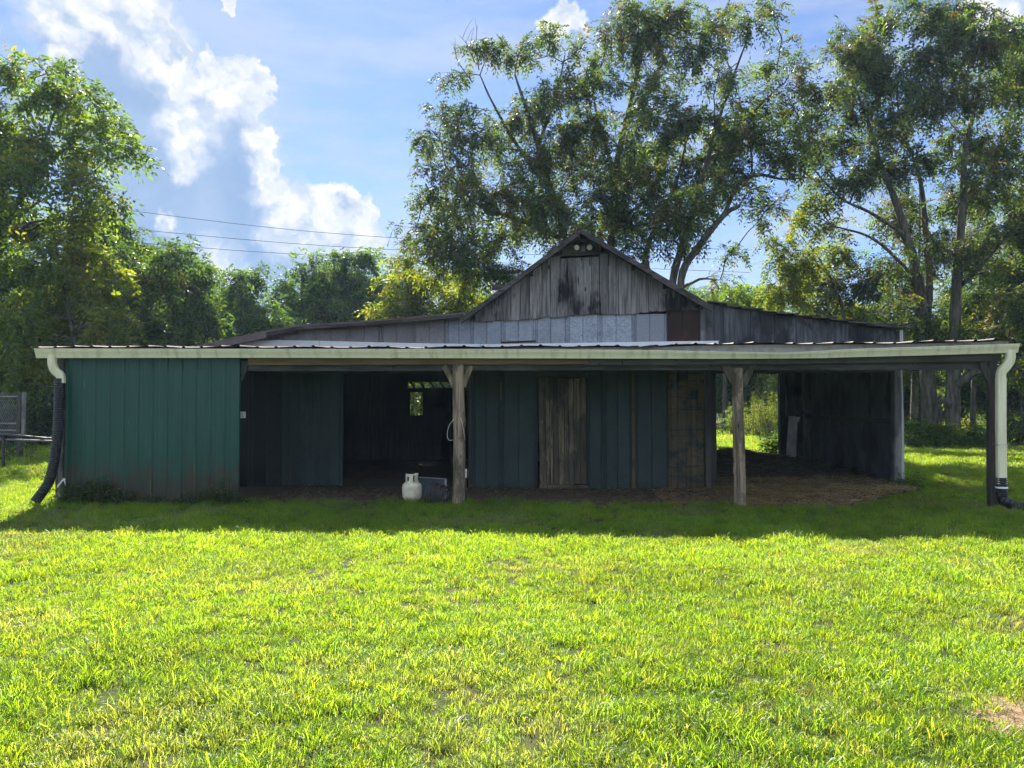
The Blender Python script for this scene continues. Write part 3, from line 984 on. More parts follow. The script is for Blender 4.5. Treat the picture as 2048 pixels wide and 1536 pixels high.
# ---- inside: side walls, partitions, back wall with its openings ---------------------------------------
uL, uR = LW[0][0] + .35, U(1801)
sw = MB()
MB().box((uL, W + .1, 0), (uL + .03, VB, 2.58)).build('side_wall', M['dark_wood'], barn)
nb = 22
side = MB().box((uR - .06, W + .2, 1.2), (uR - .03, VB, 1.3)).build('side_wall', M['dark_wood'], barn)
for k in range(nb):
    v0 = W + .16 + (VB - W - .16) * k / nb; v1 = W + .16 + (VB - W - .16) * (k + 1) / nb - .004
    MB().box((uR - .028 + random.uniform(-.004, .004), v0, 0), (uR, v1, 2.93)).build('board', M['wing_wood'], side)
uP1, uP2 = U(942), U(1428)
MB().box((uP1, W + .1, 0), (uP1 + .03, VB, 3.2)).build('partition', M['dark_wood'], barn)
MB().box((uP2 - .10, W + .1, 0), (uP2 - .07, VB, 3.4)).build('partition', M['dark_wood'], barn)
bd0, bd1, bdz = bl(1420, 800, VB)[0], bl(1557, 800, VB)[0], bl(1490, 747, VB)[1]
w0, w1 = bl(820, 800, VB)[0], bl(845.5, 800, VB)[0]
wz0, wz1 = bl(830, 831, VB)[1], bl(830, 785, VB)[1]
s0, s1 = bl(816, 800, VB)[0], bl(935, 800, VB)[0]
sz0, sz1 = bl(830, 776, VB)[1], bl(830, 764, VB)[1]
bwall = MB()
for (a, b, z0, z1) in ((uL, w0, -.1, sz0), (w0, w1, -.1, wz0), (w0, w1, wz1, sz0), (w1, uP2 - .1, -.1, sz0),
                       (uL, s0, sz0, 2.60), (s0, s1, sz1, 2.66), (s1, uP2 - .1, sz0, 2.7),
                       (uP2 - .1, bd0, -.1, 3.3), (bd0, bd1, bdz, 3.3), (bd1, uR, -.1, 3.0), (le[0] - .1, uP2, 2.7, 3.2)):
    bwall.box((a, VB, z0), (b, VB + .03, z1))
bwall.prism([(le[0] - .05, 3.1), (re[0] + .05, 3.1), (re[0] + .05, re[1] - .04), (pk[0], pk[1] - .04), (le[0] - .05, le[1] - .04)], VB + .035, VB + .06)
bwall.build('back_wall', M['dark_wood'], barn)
for k in range(7):                        # rafter feet that cross the gap under the eaves
    u = s0 + .04 + (s1 - s0) * k / 6
    MB().bar((u + .14, VB + .04, sz0 - .02), (u - .02, VB + .02, sz1 + .05), .05, .05).build('rafter_foot', M['dark_wood'], barn)
MB().bar((s0, VB + .3, sz1 + .10), (s1, VB + .3, sz1 + .10), .1, .02).build('eave_board', M['pale_wood'], barn)
MB().box((bd1 - .02, VB - .2, 0), (bl(1577, 800, VB)[0], VB - .01, 3.0)).build('back_post', M['dark_wood'], barn)
VI = 7.0
MB().box((bl(1573, 800, VI)[0], VI + .04, bl(1580, 834, VI)[1]), (bl(1592, 800, VI)[0], VI + .1, 2.6)).build('inner_post', M['wing_wood'], barn)
MB().prism([bl(1572, 923, VI), bl(1591, 928, VI), bl(1594.5, 834, VI), bl(1578, 833, VI)], VI - .02, VI + .03).build('manger_board', M['lit_board'], barn)
MB().prism([bl(1577, 842, VI), bl(1596, 844, VI), bl(1599, 834, VI), bl(1577, 832, VI)], VI - .05, VI - .022).build('manger_cap', M['lit_board'], barn)
MB().box((bl(1590, 800, VI)[0], VI, bl(1600, 829, VI)[1]), (bl(1640, 800, VI)[0], VI + .03, bl(1600, 821, VI)[1])).build('manger_rail', M['wing_wood'], barn)
MB().tube([(*[bl(1607, 790, VI - .3)[0]], VI - .1, bl(1607, 790, VI)[1]), (bl(1637, 935, VI - .5)[0], VI - .5, .1)], .012, 6).build('leaning_pole', M['wing_wood'], barn)
for px in (1622, 1655, 1700):
    MB().box((bl(px, 800, VI)[0], VI + .3, 0), (bl(px + 7, 800, VI)[0], VI + .38, 2.7)).build('stall_post', M['dark_wood'], barn)
MB().box((bl(1600, 800, VI)[0], VI + .39, .1), (uR - .1, VI + .42, 2.4)).build('stall_partition', M['dark_wood'], barn)

# ---- downspouts and black drain hoses ---------------------------------------------------------------------
def rect_pipe(pts, wx, wy, m, name, parent, ridges=True):
    """flattened ribbed pipe following pts"""
    n = 20
    out = []
    for i in range(n):
        t = 2 * math.pi * i / n
        c, s = math.cos(t), math.sin(t)
        k = (abs(c) ** 6 + abs(s) ** 6) ** (-1 / 6)
        rr = 1 + (.035 * (i % 2) if ridges else 0)
        out.append((c * k * wx / 2 * rr, s * k * wy / 2 * rr))
    pts = np.asarray(pts, float)
    tn = np.gradient(pts, axis=0); tn /= np.linalg.norm(tn, axis=1, keepdims=True)
    vs, fs = [], []
    for p, d in zip(pts, tn):
        yv = np.array([0, 1., 0]); xv = np.cross(yv, d); xv /= np.linalg.norm(xv); y2 = np.cross(d, xv)
        vs += [p + xv * a + y2 * b for a, b in out]
    m_ = len(pts)
    for k in range(m_ - 1):
        for i in range(n):
            a, b = k * n + i, k * n + (i + 1) % n
            fs.append((a, b, b + n, a + n))
    fs += [tuple(range(n))[::-1], tuple(range((m_ - 1) * n, m_ * n))]
    return MB().add(vs, fs).build(name, m, parent)


def P(px, py, v):
    u, z = bl(px, py, v)
    return (u, v, z)


dr = rect_pipe(curve_pts([P(2020, 700, .07), P(2020, 718, .07), P(2013, 732, .08), P(2003, 744, .10), P(2001.5, 757, .11), P(2001.5, 790, .11)], 8), .125, .085, M['gutter'], 'downspout', barn)
rect_pipe([P(2001.5, 756, .11), P(2001.5, 850, .11), P(2002, 895, .11), P(2003, 968, .11)], .132, .092, M['gutter'], 'downspout_pipe', dr)
MB().box(np.array(P(1991.5, 889.6, .11)) - (0, .055, 0), np.array(P(2012, 888.8, .11)) + (0, .055, 0)).build('pipe_seam', M['fascia'], dr)
dl = rect_pipe(curve_pts([P(105, 711, .06), P(105, 728, .06), P(110, 741, .06), P(120, 750, .07), P(122, 758, .07), P(122, 766, .07)], 8), .125, .085, M['gutter'], 'downspout', barn)
MB().box(np.array(P(113, 764, .02)) - (0, .0, 0), np.array(P(131, 759, .14))).build('pipe_seam', M['gutter'], dl)


def hose(ctrl, rad, name, parent, step=.017):
    c = curve_pts(ctrl, 40)
    seg = np.r_[0, np.cumsum(np.linalg.norm(np.diff(c, axis=0), axis=1))]
    n = int(seg[-1] / step)
    s = np.linspace(0, seg[-1], n)
    pts = np.stack([np.interp(s, seg, c[:, k]) for k in range(3)], -1)
    r = rad * (1 + .075 * np.where(np.arange(n) % 2 == 0, 1, -1))
    return MB().tube(pts, r, 16).build(name, M['hose'], parent)


zl = gz(-7.4, -.2)
h1 = hose([P(119.5, 757, .07), P(118.5, 800, .07), P(115, 870, .06), P(107, 930, .0), P(97, 965, -.08), P(84, 985, -.14), (U(70, -.2, 990), -.2, zl + .07)], .075, 'drain_hose', barn)
h2 = hose([P(2002.5, 955, .11), P(2003, 975, .11), P(2006, 1000, .08), (U(2016, .0, 1015), .0, .13), (U(2034, -.05, 1025), -.06, .07), (U(2060, -.1, 1030), -.1, .06)], .072, 'drain_hose', barn)
MB().lathe([(.079, -.012), (.083, -.01), (.083, .012), (.079, .014)], P(2003, 975, .11), 20).build('hose_clamp', M['tape'], h2)

# ================================================================== THINGS ROUND THE BARN
def on(px, py, v, dz=0.):
    """world point on the ground below a sight line at barn depth v"""
    u = bl(px, py, v)[0]
    p = bw(u, v)
    return np.array([p[0], p[1], float(ground_h(p[0], p[1])) + dz])


# propane cylinder
tk = empty('propane_tank', on(824, 990, .62), .3)
tag(tk, 'chalky white propane tank standing on the dirt beside the log post', 'propane tank')
prof = [(.0, .03), (.11, .03), (.135, .05), (.152, .085), (.156, .13), (.156, .175), (.158, .185), (.156, .195), (.156, .24), (.150, .275), (.13, .30), (.09, .318), (.03, .325), (.0, .326)]
MB().lathe([(.001, .03)] + prof[1:-1] + [(.001, .326)], (0, 0, 0), 32).build('body', M['tank'], tk, True)
MB().lathe([(.105, -.01), (.108, -.01), (.112, .05), (.104, .05)], (0, 0, 0), 28).build('foot_ring', M['tank'], tk)
col = MB(); R = .098
def arc(t0, t1, z0, z1, r0=R, r1=R + .006, n=10):
    vs, fs = [], []
    for i in range(n + 1):
        t = math.radians(t0 + (t1 - t0) * i / n)
        vs += [(r * math.cos(t), r * math.sin(t), z) for r, z in ((r0, z0), (r1, z0), (r1, z1), (r0, z1))]
    for i in range(n):
        for j in range(4):
            a, b = i * 4 + j, i * 4 + (j + 1) % 4
            fs.append((a, b, b + 4, a + 4))
    fs += [(0, 1, 2, 3), (n * 4 + 3, n * 4 + 2, n * 4 + 1, n * 4)]
    col.add(vs, fs)
arc(-200, 55, .43, .455); arc(-200, -150, .31, .43); arc(-128, -92, .31, .435); arc(-150, -128, .31, .345); arc(-150, -128, .405, .43)
arc(-40, 55, .31, .345); arc(30, 55, .345, .43); arc(-50, -38, .31, .43)
col.build('collar', M['tank'], tk)
MB().lathe([(.018, .32), (.018, .36), (.028, .362), (.028, .40), (.02, .41), (.02, .43)], (0, 0, 0), 14).bar((0, 0, .385), (-.06, -.05, .385), .028, .028).build('valve', M['black_metal'], tk)

# pan leaning behind it
pp = empty('metal_pan', on(861, 990, .95), -.06)
tag(pp, 'shallow blue-grey metal pan standing on edge behind the propane tank', 'pan')
lean = lambda y, z: (y + z * .18)
b = MB(); b.add([(-.27, 0, 0), (.24, 0, 0), (.24, lean(0, .36), .33), (-.27, lean(0, .38), .36), (-.27, .02, 0), (.24, .02, 0), (.24, lean(.02, .36), .33), (-.27, lean(.02, .38), .36)],
               [(0, 1, 2, 3), (7, 6, 5, 4), (0, 4, 5, 1), (1, 5, 6, 2), (2, 6, 7, 3), (3, 7, 4, 0)])
b.build('base', M['bluepan'], pp)
MB().bar((-.28, .055, .367), (.25, .052, .337), .05, .014).bar((.245, -.015, 0), (.245, .05, .335), .04, .012).bar((-.275, -.015, 0), (-.275, .05, .365), .04, .012).build('rim', M['galv_old'], pp)

# coil of black pipe
cr = empty('pipe_coil', on(878, 1002, .36), 0)
tag(cr, 'coil of black pipe slumped on the dirt between tank and log post', 'coil')
g = np.random.default_rng(5)
for k in range(9):
    t = np.linspace(0, 2 * math.pi, 30)
    x0 = -.14 + .040 * k + g.normal() * .005
    rr = .172 - .007 * k + g.normal() * .004
    pts = np.stack([x0 + .055 * np.cos(t) + .03 * np.sin(t), rr * np.cos(t) * .85, rr * np.sin(t) + rr + .012], -1)
    MB().tube(pts, .0105, 7, False).build('coil_turn', M['wire'], cr, True)
MB().tube([(-.14, -.1, .015), (-.05, -.14, .016), (.1, -.15, .015), (.19, -.12, .016)], .010, 7).build('loose_end', M['wire'], cr, True)

# stake with pale top
st = empty('wooden_stake', on(931, 1000, .34), 0)
tag(st, 'thin brown stake with a white painted top beside the log post', 'stake')
MB().prism([(-.012, -.05), (.012, -.05), (.016, .42), (-.006, .42)], -.012, .012).build('shaft', M['post_dark'], st)
MB().prism([(-.016, .42), (.018, .42), (.022, .55), (.012, .56), (-.010, .555)], -.016, .016).build('painted_top', M['tape'], st)

# baling twine hung on the log post
tw = curve_pts([P(908, 838, .15), P(898, 852, .14), P(894.5, 870, .14), P(898, 880, .14), P(906, 880, .15)], 8)
tw2 = curve_pts([P(921, 835, .15), P(926, 855, .14), P(929, 872, .16), P(930, 880, .2)], 8)
tb = empty('baling_twine', BORG, YAW)
tag(tb, 'loop of pale baling twine hanging from the log post above the tank', 'twine')
MB().tube(tw, .0035, 5).build('loop', M['twine'], tb); MB().tube(tw2, .003, 5).build('loose_end', M['twine'], tb)

# pale switch box at the end of the green wall
sb = empty('switch_box', bw(U(484, .40, 830), .40, bl(484, 836, .40)[1]), YAW)
tag(sb, 'small pale switch box at the edge of the green metal wall', 'switch box')
MB().box((-.05, -.02, 0), (.05, .03, .10)).build('box', M['paper'], sb)
MB().box((-.036, -.024, .012), (.036, -.0205, .088)).build('cover_plate', M['trim_white'], sb)

# twin flood light under the gable
fl_ = empty('flood_light', bw(U(1164, W, 500), W - .062, Zz(500)), YAW)
tag(fl_, 'twin flood lamps with a round grey sensor under the gable peak', 'flood light')
MB().lathe([(.062, 0), (.062, -.02), (.055, -.03), (.03, -.035), (.028, -.045)], (.012, 0, -.018), 24, 'y').build('mounting_plate', M['grey_plastic'], fl_)
for sx, yaw_ in ((-.125, .35), (.145, -.25)):
    c, s = math.cos(yaw_), math.sin(yaw_)
    prof = [(.02, 0), (.024, -.03), (.045, -.07), (.056, -.10), (.056, -.108)]
    lamp = MB().lathe(prof, (0, 0, 0), 20, 'y')
    def tf(mb):
        mb.v = [(x * c - (y + .05) * s + sx, x * s + (y + .05) * c - .03, z + .02 - (y) * -.15) for x, y, z in mb.v]
        return mb
    lp = tf(lamp).build('lamp', M['black_metal'], fl_, True)
    tf(MB().lathe([(.054, -.1085), (.050, -.118), (.03, -.126), (.005, -.129)], (0, 0, 0), 20, 'y')).build('lens', M['lens'], lp, True)
    MB().bar((.012 * 0 + sx * .35, -.02, .0), (sx * .9, -.03, .02), .018, .018).build('arm', M['grey_plastic'], fl_)
MB().tube([(-.33, -.02, .075), (-.1, -.03, .06), (.1, -.03, .08), (.2, -.02, .085)], .004, 5).build('cable', M['cable'], fl_)

# ------------------------------------------------------------------ left: kennel panel and pipe rail
def gw_(x, y): return float(ground_h(x, y))
k0 = at(-60, 860, 21.0); k1 = at(52, 860, 20.6)
kn = empty('kennel_panel', (k1[0], k1[1], gw_(k1[0], k1[1])), math.atan2(k1[1] - k0[1], k1[0] - k0[0]))
tag(kn, 'chain link kennel panel on a grey frame at the edge of the trees', 'kennel panel')
L_ = 1.62; zb, zt = .78, 1.83
fr = MB()
for z in (zb, zb + .19, zt - .12): fr.tube([(-L_, 0, z), (-.02, 0, z)], .022, 8)
fr.build('rail', M['chain'], kn)
MB().box((-.26, -.06, -.1), (-.14, .06, zt - .03)).build('post', M['post_dark'], kn)
MB().box((-.13, -.03, zb - .1), (-.04, .03, zt)).build('end_board', M['grey_post'], kn)
MB().box((-L_ - .06, -.06, -.1), (-L_ + .06, .06, zt)).build('post', M['post_dark'], kn)
ml = MB(); sp = .075
zz0, zz1 = zb - .12, zt
for k in range(-16, 24):
    for s in (1, -1):
        x0 = -L_ + k * sp
        pts = [(x0, zz0), (x0 + s * (zz1 - zz0) * .62, zz1)]
        (xa, za), (xb, zb2) = pts
        lo, hi = -L_, -.02
        def clip(t): return xa + (xb - xa) * t
        ts_ = [0, 1]
        if xb != xa:
            a_, b_ = (lo - xa) / (xb - xa), (hi - xa) / (xb - xa)
            ts_ = [max(0, min(a_, b_)), min(1, max(a_, b_))]
        if ts_[1] - ts_[0] < .03: continue
        q = [(clip(t), s * .004, za + (zb2 - za) * t) for t in ts_]
        ml.bar(q[0], q[1], .007, .007)
ml.build('chain_link_mesh', M['chain'], kn)

pr0 = at(6, 935, 17.6)
rl = empty('pipe_rail', (pr0[0], pr0[1], gw_(pr0[0], pr0[1])), 0)
tag(rl, 'low dark steel pipe rail on a single leg in the sunny grass', 'rail')
MB().tube([(0, 0, -.08), (0, 0, .4), (-.01, 0, .78)], .038, 10).build('leg', M['pipe'], rl)
MB().tube([(-1.6, .1, .80), (0, 0, .80), (.25, .05, .785), (.75, .4, .70), (2.3, 1.4, .62)], .036, 10).build('top_pipe', M['pipe'], rl)
MB().tube([(-1.6, .15, .70), (0, .05, .69), (2.3, 1.42, .52)], .026, 10).build('lower_pipe', M['galv_old'], rl)
MB().tube([(2.3, 1.4, -.08), (2.3, 1.4, .66)], .036, 10).build('leg', M['pipe'], rl)
MB().tube([(-1.55, .1, -.08), (-1.55, .1, .84)], .036, 10).build('leg', M['pipe'], rl)

# ------------------------------------------------------------------ right: wire fence at the tree line
f0 = at(1815, 880, 24.5)
fe = empty('wire_fence', (f0[0], f0[1], gw_(f0[0], f0[1])), 0)
tag(fe, 'old wire fence on thin posts in front of the tree trunks', 'fence')
xs_ = [-.6, 1.15, 3.0, 3.9, 5.6]
for i, x in enumerate(xs_):
    MB().tube([(x, .1 * i, -.1), (x + random.uniform(-.05, .05), .1 * i, 1.62 + random.uniform(-.1, .1))], .03 if i % 2 else .045, 7).build('post', M['post_dark'], fe)
for z in (.35, .75, 1.15, 1.5):
    MB().tube([(x, .1 * i, z - (.03 if i % 2 else 0)) for i, x in enumerate(xs_)], .008, 4).build('wire', M['wire'], fe)

# ------------------------------------------------------------------ power lines, far behind the trees
for nm, pts in (('highest of the three power lines crossing the clouds', ((-200, 352), (250, 420), (780, 475), (1500, 500))),
                ('middle of the three power lines crossing the clouds', ((-200, 410), (250, 457), (780, 499), (1500, 520))),
                ('lowest of the three power lines crossing the clouds', ((-200, 455), (292, 487), (650, 511), (1500, 545)))):
    c = curve_pts([at(x, y, 52 + 6 * i) for i, (x, y) in enumerate(pts)], 14)
    tag(MB().tube(c, .02, 5).build('power_line', M['cable']), nm, 'power line', 'power lines over the trees')

# ================================================================== TREES
def leaflets(base, d, length, width, npair, droop, g, tint, blunt=False):
    """pinnate fronds: base (K,3), direction d (K,3), length (K,) -> quads"""
    K = len(base)
    up = np.array([0, 0, 1.])
    s = np.cross(d, up); s /= np.maximum(np.linalg.norm(s, axis=1, keepdims=True), 1e-6)
    roll = g.uniform(-.9, .9, (K, 1))
    nrm = np.cross(s, d)
    s = s * np.cos(roll) + nrm * np.sin(roll)
    nrm = np.cross(s, d)
    m = npair * 2 + 1
    j = np.arange(m)
    tt = np.where(j == m - 1, 1.0, (j // 2 + .7) / (npair + .4))
    sg = np.where(j == m - 1, 0.0, np.where(j % 2 == 0, 1.0, -1.0))
    pos = base[:, None] + d[:, None] * (length[:, None] * tt)[..., None] - up * (droop * length[:, None] * tt ** 2)[..., None]
    ld = d[:, None] * .55 + s[:, None] * (sg * .85)[None, :, None] - up * g.uniform(.05, .6, (K, m, 1)) + g.normal(0, .18, (K, m, 3))
    ld /= np.linalg.norm(ld, axis=2, keepdims=True)
    ll = length[:, None] * g.uniform(.30, .46, (K, m)) * (1.05 - .35 * np.abs(tt - .5))
    sd = np.cross(ld, nrm[:, None] + g.normal(0, .35, (K, m, 3)))
    sd /= np.maximum(np.linalg.norm(sd, axis=2, keepdims=True), 1e-6)
    ww = ll * width
    a = pos
    b = pos + ld * (ll * .42)[..., None] + sd * ww[..., None]
    c = pos + ld * ll[..., None]
    e = pos + ld * (ll * .42)[..., None] - sd * ww[..., None]
    v = np.stack([a, b, c, e], 2).reshape(-1, 3)
    tn = np.repeat(tint[:, None], m, 1) * g.uniform(.8, 1.2, (K, m, 1))
    return v, tn.reshape(-1, 3)


def limb(p, q, g, sag=.15, n=7):
    t = np.linspace(0, 1, n)[:, None]
    dist = np.linalg.norm(q - p)
    mid = np.array([0, 0, 1]) * sag * dist * np.sin(t * math.pi) * .6
    wob = np.cumsum(g.normal(0, .028 * dist, (n, 3)), 0)
    wob -= t * wob[-1]
    return p + (q - p) * t + mid + wob * np.sin(t * math.pi)


PAL = {
    'dark':   [((.058, .098, .034), .55), ((.085, .125, .034), .25), ((.032, .062, .028), .15), ((.085, .055, .030), .05)],
    'walnut': [((.056, .088, .036), .50), ((.082, .114, .038), .25), ((.085, .062, .040), .13), ((.12, .11, .03), .07), ((.030, .052, .026), .05)],
    'maple':  [((.090, .145, .026), .46), ((.140, .185, .028), .34), ((.055, .095, .026), .13), ((.18, .17, .028), .07)],
    'yellow': [((.14, .175, .024), .42), ((.19, .205, .028), .30), ((.065, .105, .022), .22), ((.19, .15, .03), .08)],
    'far':    [((.060, .105, .040), .5), ((.085, .13, .040), .35), ((.042, .075, .034), .15)],
}


def pick(pal, K, g):
    cols = np.array([c for c, _ in PAL[pal]]); pw = np.array([p for _, p in PAL[pal]])
    return cols[g.choice(len(cols), K, p=pw / pw.sum())]


def build_tree(name, label, cat, Y, stems, blobs_, pal='walnut', seed=1, frond=.38, width=.19, npair=4, lai=2.2, group=None,
               bark='bark', depth=1.0, sparse=1.0, twig_r=.012, bare=(), droop=.5, dy=1.0, fill_p=.32):
    """stems: polylines of (px, py, dY, radius); blobs: (px, py, rx_px, ry_px[, dens[, pal]])"""
    g = np.random.default_rng(seed)
    px2m = Y / FPX
    sp = []
    for stl in stems:
        p = np.array([at(x, y, Y + d) for x, y, d, r in stl]); r = np.array([r * (1.0 if y > 700 else .78) for x, y, d, r in stl])
        c = curve_pts(p, 6); rr = np.interp(np.linspace(0, 1, len(c)), np.linspace(0, 1, len(r)), r)
        sp.append((c, rr))
    allp = np.vstack([c for c, _ in sp]); allr = np.concatenate([r for _, r in sp])
    root = allp[0].copy(); root[2] = float(ground_h(root[0], root[1]))
    o = empty(name, root)
    tag(o, label, cat, group)
    tv, tf, nv = [], [], 0

    def addtube(pts, rad, n):
        nonlocal nv
        v, f = tube_arrays(pts, rad, n)
        tv.append(v); tf.append(f + nv); nv += len(v)

    for k, (c, r) in enumerate(sp):
        rr = r.copy()
        c2 = c.copy()
        if k == 0:
            c2[0, 2] -= .25; rr[0] *= 1.5; rr[1] *= 1.15
        addtube(c2, rr * (1 + .06 * np.sin(np.arange(len(rr)) * 1.7 + seed)), 9)
    bases, dirs, cols, lens = [], [], [], []
    anchors = list(allp); arad = list(allr)
    # loose sprays between neighbouring clumps, so the crown closes up
    fill = []
    for i, p in enumerate(blobs_):
        for q in blobs_[i + 1:]:
            dd = math.hypot(p[0] - q[0], p[1] - q[1])
            if 45 < dd < 125 and g.random() < fill_p:
                fill.append(((p[0] + q[0]) / 2 + g.normal(0, 12), (p[1] + q[1]) / 2 + g.normal(0, 10), (p[2] + q[2]) * .36, (p[3] + q[3]) * .36, .6, p[5] if len(p) > 5 else pal))
    blobs_ = list(blobs_) + fill
    order = sorted(blobs_, key=lambda b: abs(b[0] - stems[0][0][0]) * .6 + (900 - b[1]) * .8)
    for bl_ in order:
        px, py, rx, ry = bl_[:4]
        rx *= 1.22; ry *= 1.25
        dens = bl_[4] if len(bl_) > 4 else 1.0
        bp = bl_[5] if len(bl_) > 5 else pal
        dz = g.uniform(-1, 1) * depth * 1.6 * dy
        C = at(px, py, Y + dz)
        R3 = np.array([rx * px2m, max(.6 * (rx + ry) / 2 * px2m, .5) * depth, ry * px2m])
        A = np.array(anchors)
        low = A[:, 2] < C[2] - .10 * np.linalg.norm(A - C, axis=1)
        dist = np.linalg.norm(A - C, axis=1) + np.where(low, 0, 4.0)
        i = int(np.argmin(dist))
        L0 = limb(A[i], C, g, .12, 8)
        r0 = min(arad[i] * .65, .035 + .016 * np.linalg.norm(C - A[i]))
        r0 = max(r0, .022)
        addtube(L0, np.linspace(r0, .014, 8), 6)
        anchors += list(L0[3:]); arad += list(np.linspace(r0, .016, 8)[3:])
        area = math.pi * R3[0] * R3[2]
        leaf_area = frond * .38 * frond * .38 * width * 1.0 * (2 * npair + 1)
        K = max(12, int(2.0 * lai * sparse * dens * area / leaf_area))
        nt = max(6, int(K / 9))
        # twigs reach to random points of the clump, outer half favoured
        q = g.normal(size=(nt, 3)); q /= np.linalg.norm(q, axis=1, keepdims=True)
        q *= g.uniform(.12, 1.12, (nt, 1)) ** .55
        T = C + q * R3
        st_i = g.integers(4, 8, nt)
        for k in range(nt):
            S = L0[st_i[k]]
            tw_ = limb(S, T[k], g, .10, 5)
            addtube(tw_, np.linspace(twig_r, .004, 5), 3)
            n_f = max(1, K // nt)
            tpar = g.uniform(.35, 1.0, n_f); tpar[0] = 1.0
            idx = np.clip((tpar * 4), 0, 3.999); i0 = idx.astype(int); fr = (idx - i0)[:, None]
            bp_ = tw_[i0] * (1 - fr) + tw_[np.minimum(i0 + 1, 4)] * fr
            out = (T[k] - S); out /= max(np.linalg.norm(out), 1e-6)
            dd = out * .6 + g.normal(0, .6, (n_f, 3)); dd[:, 2] -= .45
            dd /= np.linalg.norm(dd, axis=1, keepdims=True)
            bases.append(bp_); dirs.append(dd)
            lens.append(frond * g.uniform(.65, 1.25, n_f))
            tc = pick(bp, 1, g)
            cc = np.where(g.random((n_f, 1)) < .6, tc, pick(bp, n_f, g))
            cols.append(cc)
    for (pts) in bare:                       # dead twigs that stand clear of the crown
        c = curve_pts([at(x, y, Y + d) for x, y, d in pts], 5)
        addtube(c, np.linspace(.022, .004, len(c)), 5)
        for k in range(2, len(c) - 2, 2):
            e = c[k] + g.normal(0, .22, 3) + np.array([0, 0, .3]) + (c[-1] - c[0]) * .12
            addtube(limb(c[k], e, g, .1, 4), np.linspace(.009, .003, 4), 4)
    tm = mesh_np('trunk', np.vstack(tv) - root, np.vstack(tf))
    link('trunk', tm, M[bark], o, True)
    B, D, Cc, Ln = np.vstack(bases), np.vstack(dirs), np.vstack(cols), np.concatenate(lens)
    v, tn = leaflets(B, D, Ln, width, npair, droop, g, Cc)
    q = np.arange(len(v)).reshape(-1, 4)
    cm = mesh_np('crown', v - root, q)
    at_ = cm.attributes.new('tint', 'FLOAT_COLOR', 'FACE')
    at_.data.foreach_set('color', np.concatenate([tn, np.ones((len(tn), 1))], 1).astype(np.float32).ravel())
    link('crown', cm, M['leaf'], o)
    return o


NOFOL = globals().get('NOFOL', False)
G1, G2 = 'tall trees behind the barn', 'trees of the far wood'
# -- tall compound-leaved trees behind the barn
build_tree('walnut_tree', 'tall tree left of the gable with bare dead twigs on top of its crown', 'tree', 25.5,
           [[(1165, 900, 0, .28), (1150, 600, 0, .24), (1126, 470, 0, .20), (1100, 380, 0, .17), (1076, 290, 0, .13), (1055, 225, 0, .09), (1030, 150, 0, .04)],
            [(1100, 380, 0, .11), (1040, 300, .5, .08), (985, 205, .5, .05), (960, 150, .5, .025)],
            [(1130, 480, 0, .13), (1040, 440, -.6, .10), (950, 405, -1, .06), (890, 330, -1, .035)],
            [(1076, 290, 0, .08), (1110, 200, .3, .05), (1130, 110, .3, .025)]],
           [(985, 85, 40, 22), (1040, 100, 35, 28), (1105, 75, 48, 26, .8), (1160, 98, 24, 24, .7), (915, 152, 45, 18, .8), (885, 225, 42, 26), (850, 275, 26, 36),
            (960, 265, 62, 32), (1050, 225, 62, 42, 1.1), (1110, 175, 60, 40), (935, 330, 62, 32), (848, 330, 22, 22, .8), (855, 395, 30, 26), (905, 420, 62, 40),
            (990, 385, 72, 42, 1.1), (1060, 330, 66, 52, 1.2), (1010, 465, 82, 42, 1.1), (905, 490, 82, 36), (832, 455, 36, 26), (835, 520, 50, 34, 1, 'yellow'),
            (1090, 420, 56, 50), (985, 545, 76, 32), (1130, 280, 50, 45), (900, 560, 60, 30, .8, 'yellow'), (1130, 480, 40, 40, .6)],
           'walnut', 3, lai=1.4, bare=[[(950, 125, .5), (935, 90, .5), (918, 70, .5)], [(958, 140, .5), (952, 90, .5), (955, 50, .5)], [(945, 165, .5), (915, 120, .5), (908, 85, .5)]])
build_tree('walnut_tree', 'tall tree rising straight behind the gable peak, reaching out of the picture', 'tree', 26.5,
           [[(1215, 900, 0, .26), (1221, 520, 0, .20), (1228, 420, 0, .18), (1235, 320, 0, .15), (1258, 220, 0, .11), (1280, 120, 0, .07), (1290, 40, 0, .03)],
            [(1232, 350, 0, .10), (1200, 260, .4, .07), (1185, 180, .4, .03)], [(1258, 220, 0, .07), (1330, 120, .5, .05), (1370, 40, .5, .02)],
            [(1226, 450, 0, .09), (1290, 400, -.6, .06), (1330, 340, -.6, .03)]],
           [(1232, 60, 34, 50), (1275, 30, 50, 36), (1345, 40, 60, 40), (1208, 120, 28, 34), (1300, 100, 46, 34), (1190, 165, 40, 30), (1165, 240, 52, 42), (1235, 290, 52, 42, .9),
            (1155, 330, 52, 42), (1190, 400, 62, 42, 1.1), (1305, 190, 54, 42, .8), (1270, 370, 52, 42), (1240, 440, 46, 34), (1170, 455, 40, 30), (1385, 95, 40, 28, .7), (1250, 350, 46, 34), (1325, 300, 50, 36), (1295, 450, 50, 34, .8), (1215, 480, 46, 30, .8), (1110, 430, 50, 40, .8)],
           'walnut', 5, lai=1.45)
